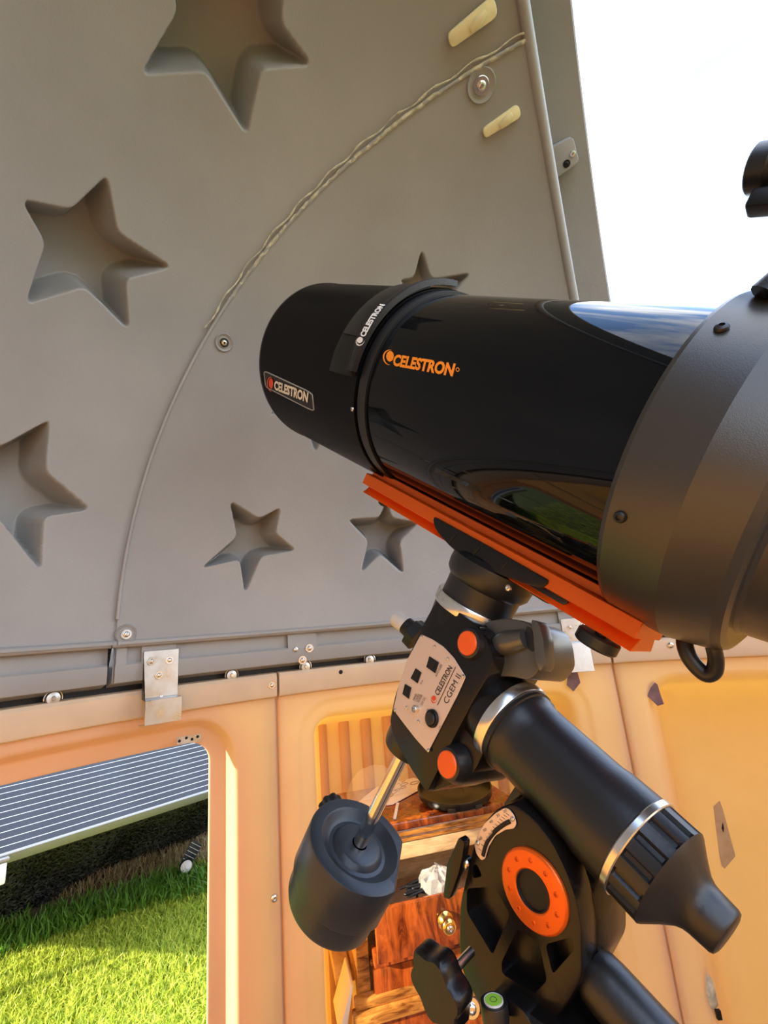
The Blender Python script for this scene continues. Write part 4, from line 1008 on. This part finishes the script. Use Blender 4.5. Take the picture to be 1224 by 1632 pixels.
# cables and a clear bag in the open drawer
dcen = (on_plane(672, 1415, Dp - CN*0.03, CN) - c1) @ CD
for k in range(4):
    pts = [cb(dcen + rng.uniform(-0.07, 0.06), -0.05 + rng.uniform(0, 0.07), dzt - 0.010 + rng.uniform(-0.012, 0.014)) for _ in range(6)]
    cable = sweep('cable', spline(pts, 36), 0.0035, 'black_soft', None, 7)
    tag(cable, 'thin black cable tangled in the open cabinet drawer', 'cable', 'cables in the drawer')
bp = cb((on_plane(705, 1400, Dp, CN) - c1) @ CD, -0.02, dzt)
vv, ff = lathe_data(bp + V(0, 0, -0.03), V(0, 0, 1), [(0, 0.03), (0.02, 0.05), (0.045, 0.045), (0.06, 0.02), (0.062, 0.005)], 22)
bag2 = obj('plastic_bag', [p + rng.normal(0, 0.004, 3) for p in vv], ff, 'film', None, angle=10)
tag(bag2, 'crumpled clear plastic bag lying in the open drawer', 'plastic bag')
# lid on the cabinet top
lc = on_z(726, 1272, ZT+0.004); ln = nrm(V(0, 0, 1) + CN*0.13 - CD*0.03)
lid = empty('lens_cover', lc, 'round black lens cover lying rim up on the cabinet top', 'lens cover')
lc2 = lc + V(0, 0, 0.016)
lathe('cover_disc', lc2, ln, [(-0.004, 0.02), (-0.004, 0.112), (0.0, 0.116), (0.018, 0.118), (0.020, 0.117), (0.020, 0.113), (0.004, 0.110), (0.0035, 0.06), (0.0045, 0.058), (0.0045, 0.03), (0.003, 0.028)], 'black_plate', lid, 72)
for q in [(-0.5, 0.0), (0.25, 0.1)]:
    d = nrm(CN + CD*q[0]); d = nrm(d - ln*(d @ ln)); box('cover_tab', lc2 + d*0.117 + ln*0.004, d*0.004, np.cross(ln, d)*0.012, ln*0.006, 'black_satin', lid, 0.001)
# instruction sheets in a clear sleeve
sheet = [on_z(x, y, ZT+0.002) for x, y in [(560, 1288), (625, 1283), (686, 1250), (660, 1240), (600, 1255)]]
sh = prism('instruction_sheet', [p + V(0, 0, 0.0) for p in sheet], V(0, 0, 0.0015), 'paper')
tag(sh, 'printed instruction sheets on the cabinet top beside the lens cover', 'paper')
sc_ = np.mean(sheet, 0); sx = nrm(sheet[2]-sheet[1]); sy = nrm(np.cross(V(0, 0, 1), sx))
for k in range(6):
    w_ = rng.uniform(0.010, 0.022); c = sc_ + sx*(-0.04 + 0.028*k) + sy*rng.uniform(-0.02, 0.015) + V(0, 0, 0.0022)
    ring_ = [c + (sx*math.cos(t)*w_ + sy*math.sin(t)*w_*0.6) for t in np.linspace(0, 2*math.pi, 14)[:-1]]
    sweep('printed_figure', ring_, 0.0012, 'ink', sh, 4, closed=True)
for k in range(5):
    c = sc_ + sx*(-0.03 + 0.03*k) + sy*0.035 + V(0, 0, 0.0022)
    sweep('printed_line', [c, c + sx*0.02], 0.0009, 'ink', sh, 4)
q0, q1 = on_z(556, 1284, ZT+0.004), on_z(668, 1262, ZT+0.004)
bagv, bagf = [], []
bx = nrm(q1-q0); bl_ = np.linalg.norm(q1-q0); by = nrm(np.cross(V(0, 0, 1), bx)); 
if by @ CN > 0: by = -by
for j in range(9):
    for i in range(14):
        u_, w_ = i/13, j/8
        zz_ = 0.005 + 0.075*math.sin(math.pi*min(1, u_*1.05))**0.7*w_**0.8 + rng.normal(0, 0.003)
        bagv.append(q0 + bx*bl_*(u_*(1-0.15*w_)+0.05*w_) + by*(0.10*w_) + V(0, 0, max(zz_, 0.004)))
for j in range(8):
    for i in range(13): bagf.append((j*14+i, j*14+i+1, (j+1)*14+i+1, (j+1)*14+i))
bag = obj('plastic_sleeve', bagv, bagf, 'film', None, angle=12)
tag(bag, 'clear crinkled plastic sleeve over the sheets on the cabinet', 'plastic sleeve')
p1, p2 = on_z(629, 1306, ZT+0.001), on_z(634, 1281, ZT+0.001); ex = nrm(p2-p1); ey = nrm(np.cross(V(0, 0, 1), ex))
stp = prism('white_strip', [p1-ey*0.0045, p1+ey*0.0045, p2+ey*0.0045, p2-ey*0.0045], V(0, 0, 0.004), 'paper', None, 0.0008)
tag(stp, 'short white strip lying on the front of the cabinet top', 'strip')
# boards standing between the bay wall and the cabinet
q = [on_plane(x, y, Fp - CN*0.125, CN) for x, y in [(533, 1543), (557, 1538), (557, 1566), (535, 1572)]]
brd = prism('wooden_block', q, -CN*0.18, 'wood_raw', None, 0.002); tag(brd, 'small pale wooden block between the bay wall and the cabinet', 'wooden block')
q = [on_plane(x, y, Fp + CN*0.015, CN) for x, y in [(560, 1572), (563, 1572), (552, 1650), (540, 1650)]]
pb = prism('cardboard_sheet', q, -CN*0.12, 'paper', None, 0.0008); tag(pb, 'pale card leaning against the side of the cabinet', 'card')

# ================================================================== OUTSIDE THE HATCH
def along(x, y, dist):
    d = ray(x, y); return EYE + d*(dist/math.hypot(d[0], d[1]))
pa = along(0, 1362, 2.55); pbb = on_plane(335, 1258, V(0, 0, pa[2]), V(0, 0, 1))
ed = nrm(pbb-pa); back = nrm(np.cross(V(0, 0, 1), ed)); 
if back @ (pa-EYE) < 0: back = -back
TILT = math.radians(31)
upd = back*math.cos(TILT) + V(0, 0, 1)*math.sin(TILT); pn = nrm(np.cross(ed, upd)); 
if pn[2] < 0: pn = -pn
LEN0, LEN1, HGT = -0.75, 1.75, 1.05
def sp(s, h, n=0.0): return pa + ed*s + upd*h + pn*n
solar = empty('solar_array', V(*(sp(0.4, 0.5)[:2]), 0.0), 'tilted dark solar panel with thin pale lines seen through the hatch', 'solar panel')
box('backing', sp((LEN0+LEN1)/2, HGT/2, -0.02), ed*(LEN1-LEN0)/2, upd*HGT/2, pn*0.0170, 'white_plastic', solar)
for h0, h1 in [(-0.014, 0.0), (HGT, HGT+0.014)]:
    box('frame_bar', sp((LEN0+LEN1)/2, (h0+h1)/2, -0.018), ed*(LEN1-LEN0+0.06)/2, upd*(h1-h0)/2, pn*0.022, 'alu', solar, 0.003)
for s0 in (LEN0-0.015, LEN1+0.015):
    box('frame_bar', sp(s0, HGT/2, -0.018), ed*0.015, upd*HGT/2, pn*0.022, 'alu', solar, 0.003)
NROW = 30; rowh = HGT/NROW
me0 = None
for k in range(NROW):
    h = (k+0.5)*rowh; o_ = None
    if me0 is None:
        o_ = box('cell_strip', sp((LEN0+LEN1)/2, h, -0.0045), ed*(LEN1-LEN0-0.01)/2, upd*(rowh/2-0.0017), pn*0.002, 'cells', solar); me0 = o_.data
    else: link('cell_strip', me0, solar, sp((LEN0+LEN1)/2, h, -0.0045))
for s0 in (-0.7, 1.7):
    q_ = sp(s0, 0.9); sweep('support_leg', [sp(s0, 0.9, -0.04), V(q_[0], q_[1], -0.02)], 0.02, 'alu', solar, 8)
ck = on_plane(8, 1390, sp(0, -0.02, -0.02), nrm(EYE-pa))
cl = empty('panel_clamp', ck, 'white metal clamp hanging from the lower edge of the solar panel', 'clamp')
vd = nrm(ray(8, 1390)); cxv = ed; 
box('clamp_body', ck - ed*0.02, ed*0.022, V(0, 0, 0.036), back*0.015, 'white_plastic', cl, 0.006)
box('clamp_top', ck + V(0, 0, 0.045) - ed*0.02, ed*0.028, V(0, 0, 0.006), back*0.018, 'alu', cl, 0.003)
box('clamp_lip', ck + V(0, 0, -0.042) - ed*0.028, ed*0.014, V(0, 0, 0.008), back*0.015, 'alu', cl, 0.003)
# black netting hanging under the panel
def net(name, rows, cols, fn, r, label):
    vv, ee = [], []
    for j in range(rows+1):
        for i in range(cols+1): vv.append(fn(i/cols, j/rows))
    me = bpy.data.meshes.new(name); fs = []
    for j in range(rows):
        for i in range(cols):
            a_ = j*(cols+1)+i; fs.append((a_, a_+1, a_+cols+2, a_+cols+1))
    org = np.mean(vv, 0); me.from_pydata([tuple(p-org) for p in vv], [], fs); me.materials.append(M['net'])
    o_ = link(name, me, None, org)
    md = o_.modifiers.new('strands', 'WIREFRAME'); md.thickness = r; md.use_replace = True; md.use_even_offset = False
    tag(o_, label, 'netting', kind='stuff'); return o_
bq0, bq1 = on_z(-90, 1500, 0.0), on_z(345, 1320, 0.0)
def netfn(u_, w_):
    s_ = LEN0 + (2.05)*u_; top = sp(s_, 0.03, -0.05); bot = bq0 + (bq1-bq0)*u_ - back*0.05*math.sin(u_*9)
    sag = math.sin(math.pi*w_)
    p = top*(1-w_) + bot*w_ + back*(0.10*sag + 0.05*math.sin(u_*31 + w_*4)*sag) + ed*(0.03*math.sin(w_*9+u_*17))
    return p + rng.normal(0, 0.006, 3)
net('netting', 50, 190, netfn, 0.0085, 'black garden netting draped under the solar panel')
def netfn2(u_, w_): return netfn(u_*0.985+0.004, w_) + back*0.06 + V(0, 0, 0.02*math.sin(u_*40))
net('netting', 40, 130, netfn2, 0.010, 'second layer of black netting deeper under the solar panel')
vv, ff = [], []
for j in range(13):
    for i in range(61):
        p = netfn(i/60*0.99, 0.06 + j/12*0.92); vv.append(p + back*0.10)
for j in range(12):
    for i in range(60): ff.append((j*61+i, j*61+i+1, (j+1)*61+i+1, (j+1)*61+i))
cl_ = obj('shade_cloth', vv, ff, 'net', None, angle=40); tag(cl_, 'crumpled black cloth behind the netting under the solar panel', 'cloth')
# bare dry strip at the foot of the netting
st_ = [on_z(x, y, 0.0) + V(0, 0, -0.012) for x, y in [(-120, 1545), (60, 1480), (180, 1448), (345, 1405), (345, 1290), (150, 1360), (-120, 1420)]]
dry = obj('dry_ground', st_, [tuple(range(len(st_)))], 'straw_soil'); dry['kind'] = 'structure'; dry['label'] = 'bare dry strip of ground under the netting'
# solar spot lamp in the lawn
lb = on_z(297, 1405, 0.0); dist = np.linalg.norm(lb-EYE)
lamp = empty('solar_spotlight', lb, 'small black solar garden spotlight standing in the grass', 'garden light')
hp_ = EYE + ray(297, 1381)*(dist-0.05); tocam = nrm(EYE-hp_)
lathe('stake', lb, hp_-lb, [(0, 0.006), (np.linalg.norm(hp_-lb)*0.9, 0.010)], 'black_soft', lamp, 12)
ldir = nrm(tocam*0.9 + V(0, 0, 0.35) - CR*0.25)
hh = lathe('lamp_head', hp_, ldir, [(-0.07, 0.022), (-0.05, 0.034), (-0.01, 0.042), (0.0, 0.044), (0.004, 0.043), (0.004, 0.037), (-0.002, 0.036)], 'black_soft', lamp, 32)
lathe('lamp_lens', hp_, ldir, [(-0.004, 0.02), (-0.003, 0.0365), (0.003, 0.033), (0.006, 0.02)], 'lens', hh, 28)
c = EYE + ray(304, 1362)*(dist+0.02); px_, py_ = nrm(CR), None
sdir = nrm(CU*0.8 + CR*0.42 + CF*0.3); sside = nrm(np.cross(sdir, tocam))
pv_ = box('solar_cell_panel', c, sside*0.036, sdir*0.075, np.cross(sside, sdir)*0.006, 'cells', lamp, 0.002)
for k in range(6):
    pp = c + sdir*(-0.06+0.024*k) + nrm(EYE-c)*0.008; sweep('cell_line', [pp - sside*0.033, pp + sside*0.033], 0.0012, 'white_print', pv_, 4)

# lawn
def blades(name, pts, hmin, hmax, wid, lean, m, label, cat='grass'):
    n_ = len(pts); az = rng.uniform(0, 2*math.pi, n_); h = rng.uniform(hmin, hmax, n_); w = wid*rng.uniform(0.6, 1.3, n_)
    ld = rng.uniform(0.1, lean, n_); la = rng.uniform(0, 2*math.pi, n_)
    dx = np.stack([np.cos(az), np.sin(az), np.zeros(n_)], 1)*w[:, None]
    ldv = np.stack([np.cos(la), np.sin(la), np.zeros(n_)], 1)
    b = pts; mid = b + ldv*(ld*h*0.35)[:, None] + np.array([0, 0, 1])*(h*0.6)[:, None]
    tip = b + ldv*(ld*h)[:, None] + np.array([0, 0, 1])*(h*(1-0.25*ld))[:, None]
    Vv = np.stack([b-dx, b+dx, mid-dx*0.75, mid+dx*0.75, tip], 1).reshape(-1, 3)
    I = (np.arange(n_)*5)[:, None]
    tris = np.concatenate([I+[0, 1, 3], I+[0, 3, 2], I+[2, 3, 4]], 0)
    org = Vv.mean(0); me = bpy.data.meshes.new(name); me.from_pydata((Vv-org).tolist(), [], tris.tolist()); me.materials.append(M[m])
    o_ = link(name, me, None, org); tag(o_, label, cat, kind='stuff'); return o_
def scatter(poly_px, n_):
    q = np.array([on_z(x, y, -0.02) for x, y in poly_px]); lo, hi = q[:, :2].min(0), q[:, :2].max(0); out = []
    while len(out) < n_:
        P = rng.uniform(lo, hi, (n_, 2)); P = P[seg_sd(P, q[:, :2]) < 0]; out += P.tolist()
    out = np.array(out[:n_]); return np.c_[out, np.full(n_, -0.02)]
lawn = [(-60, 1640), (-60, 1505), (60, 1455), (150, 1425), (240, 1400), (345, 1372), (345, 1640)]
P_ = scatter([(-80, 1900), (-70, 1530), (60, 1488), (160, 1452), (250, 1418), (360, 1388), (420, 1900)], 48000)
Q_ = np.c_[rng.uniform(-7, 1.5, 60000), rng.uniform(-1.0, 5.5, 60000), np.full(60000, -0.02)]
_rr = np.hypot(Q_[:, 0]-O[0], Q_[:, 1]-O[1]); _off = (Q_ - V(*bq0)) @ back
Q_ = Q_[(_rr > 1.95) & (_off < -0.30)][:34000]
P_ = np.concatenate([P_[np.hypot(P_[:, 0]-O[0], P_[:, 1]-O[1]) > 1.45], Q_])
blades('lawn_grass', P_, 0.03, 0.075, 0.0040, 1.0, 'grass', 'sunlit green lawn outside the hatch')
P_ = scatter([(-70, 1570), (-70, 1520), (60, 1478), (160, 1446), (250, 1412), (360, 1385), (360, 1430), (200, 1470), (60, 1520)], 2600)
blades('tall_grass', P_, 0.07, 0.15, 0.0055, 0.8, 'grass_dark', 'taller deep green grass along the edge of the lawn')
P_ = scatter([(-70, 1490), (60, 1445), (180, 1415), (345, 1375), (345, 1290), (200, 1345), (60, 1410), (-70, 1440)], 6000)
blades('dry_grass', P_, 0.04, 0.14, 0.0025, 1.4, 'straw', 'dry straw coloured grass under the netting')
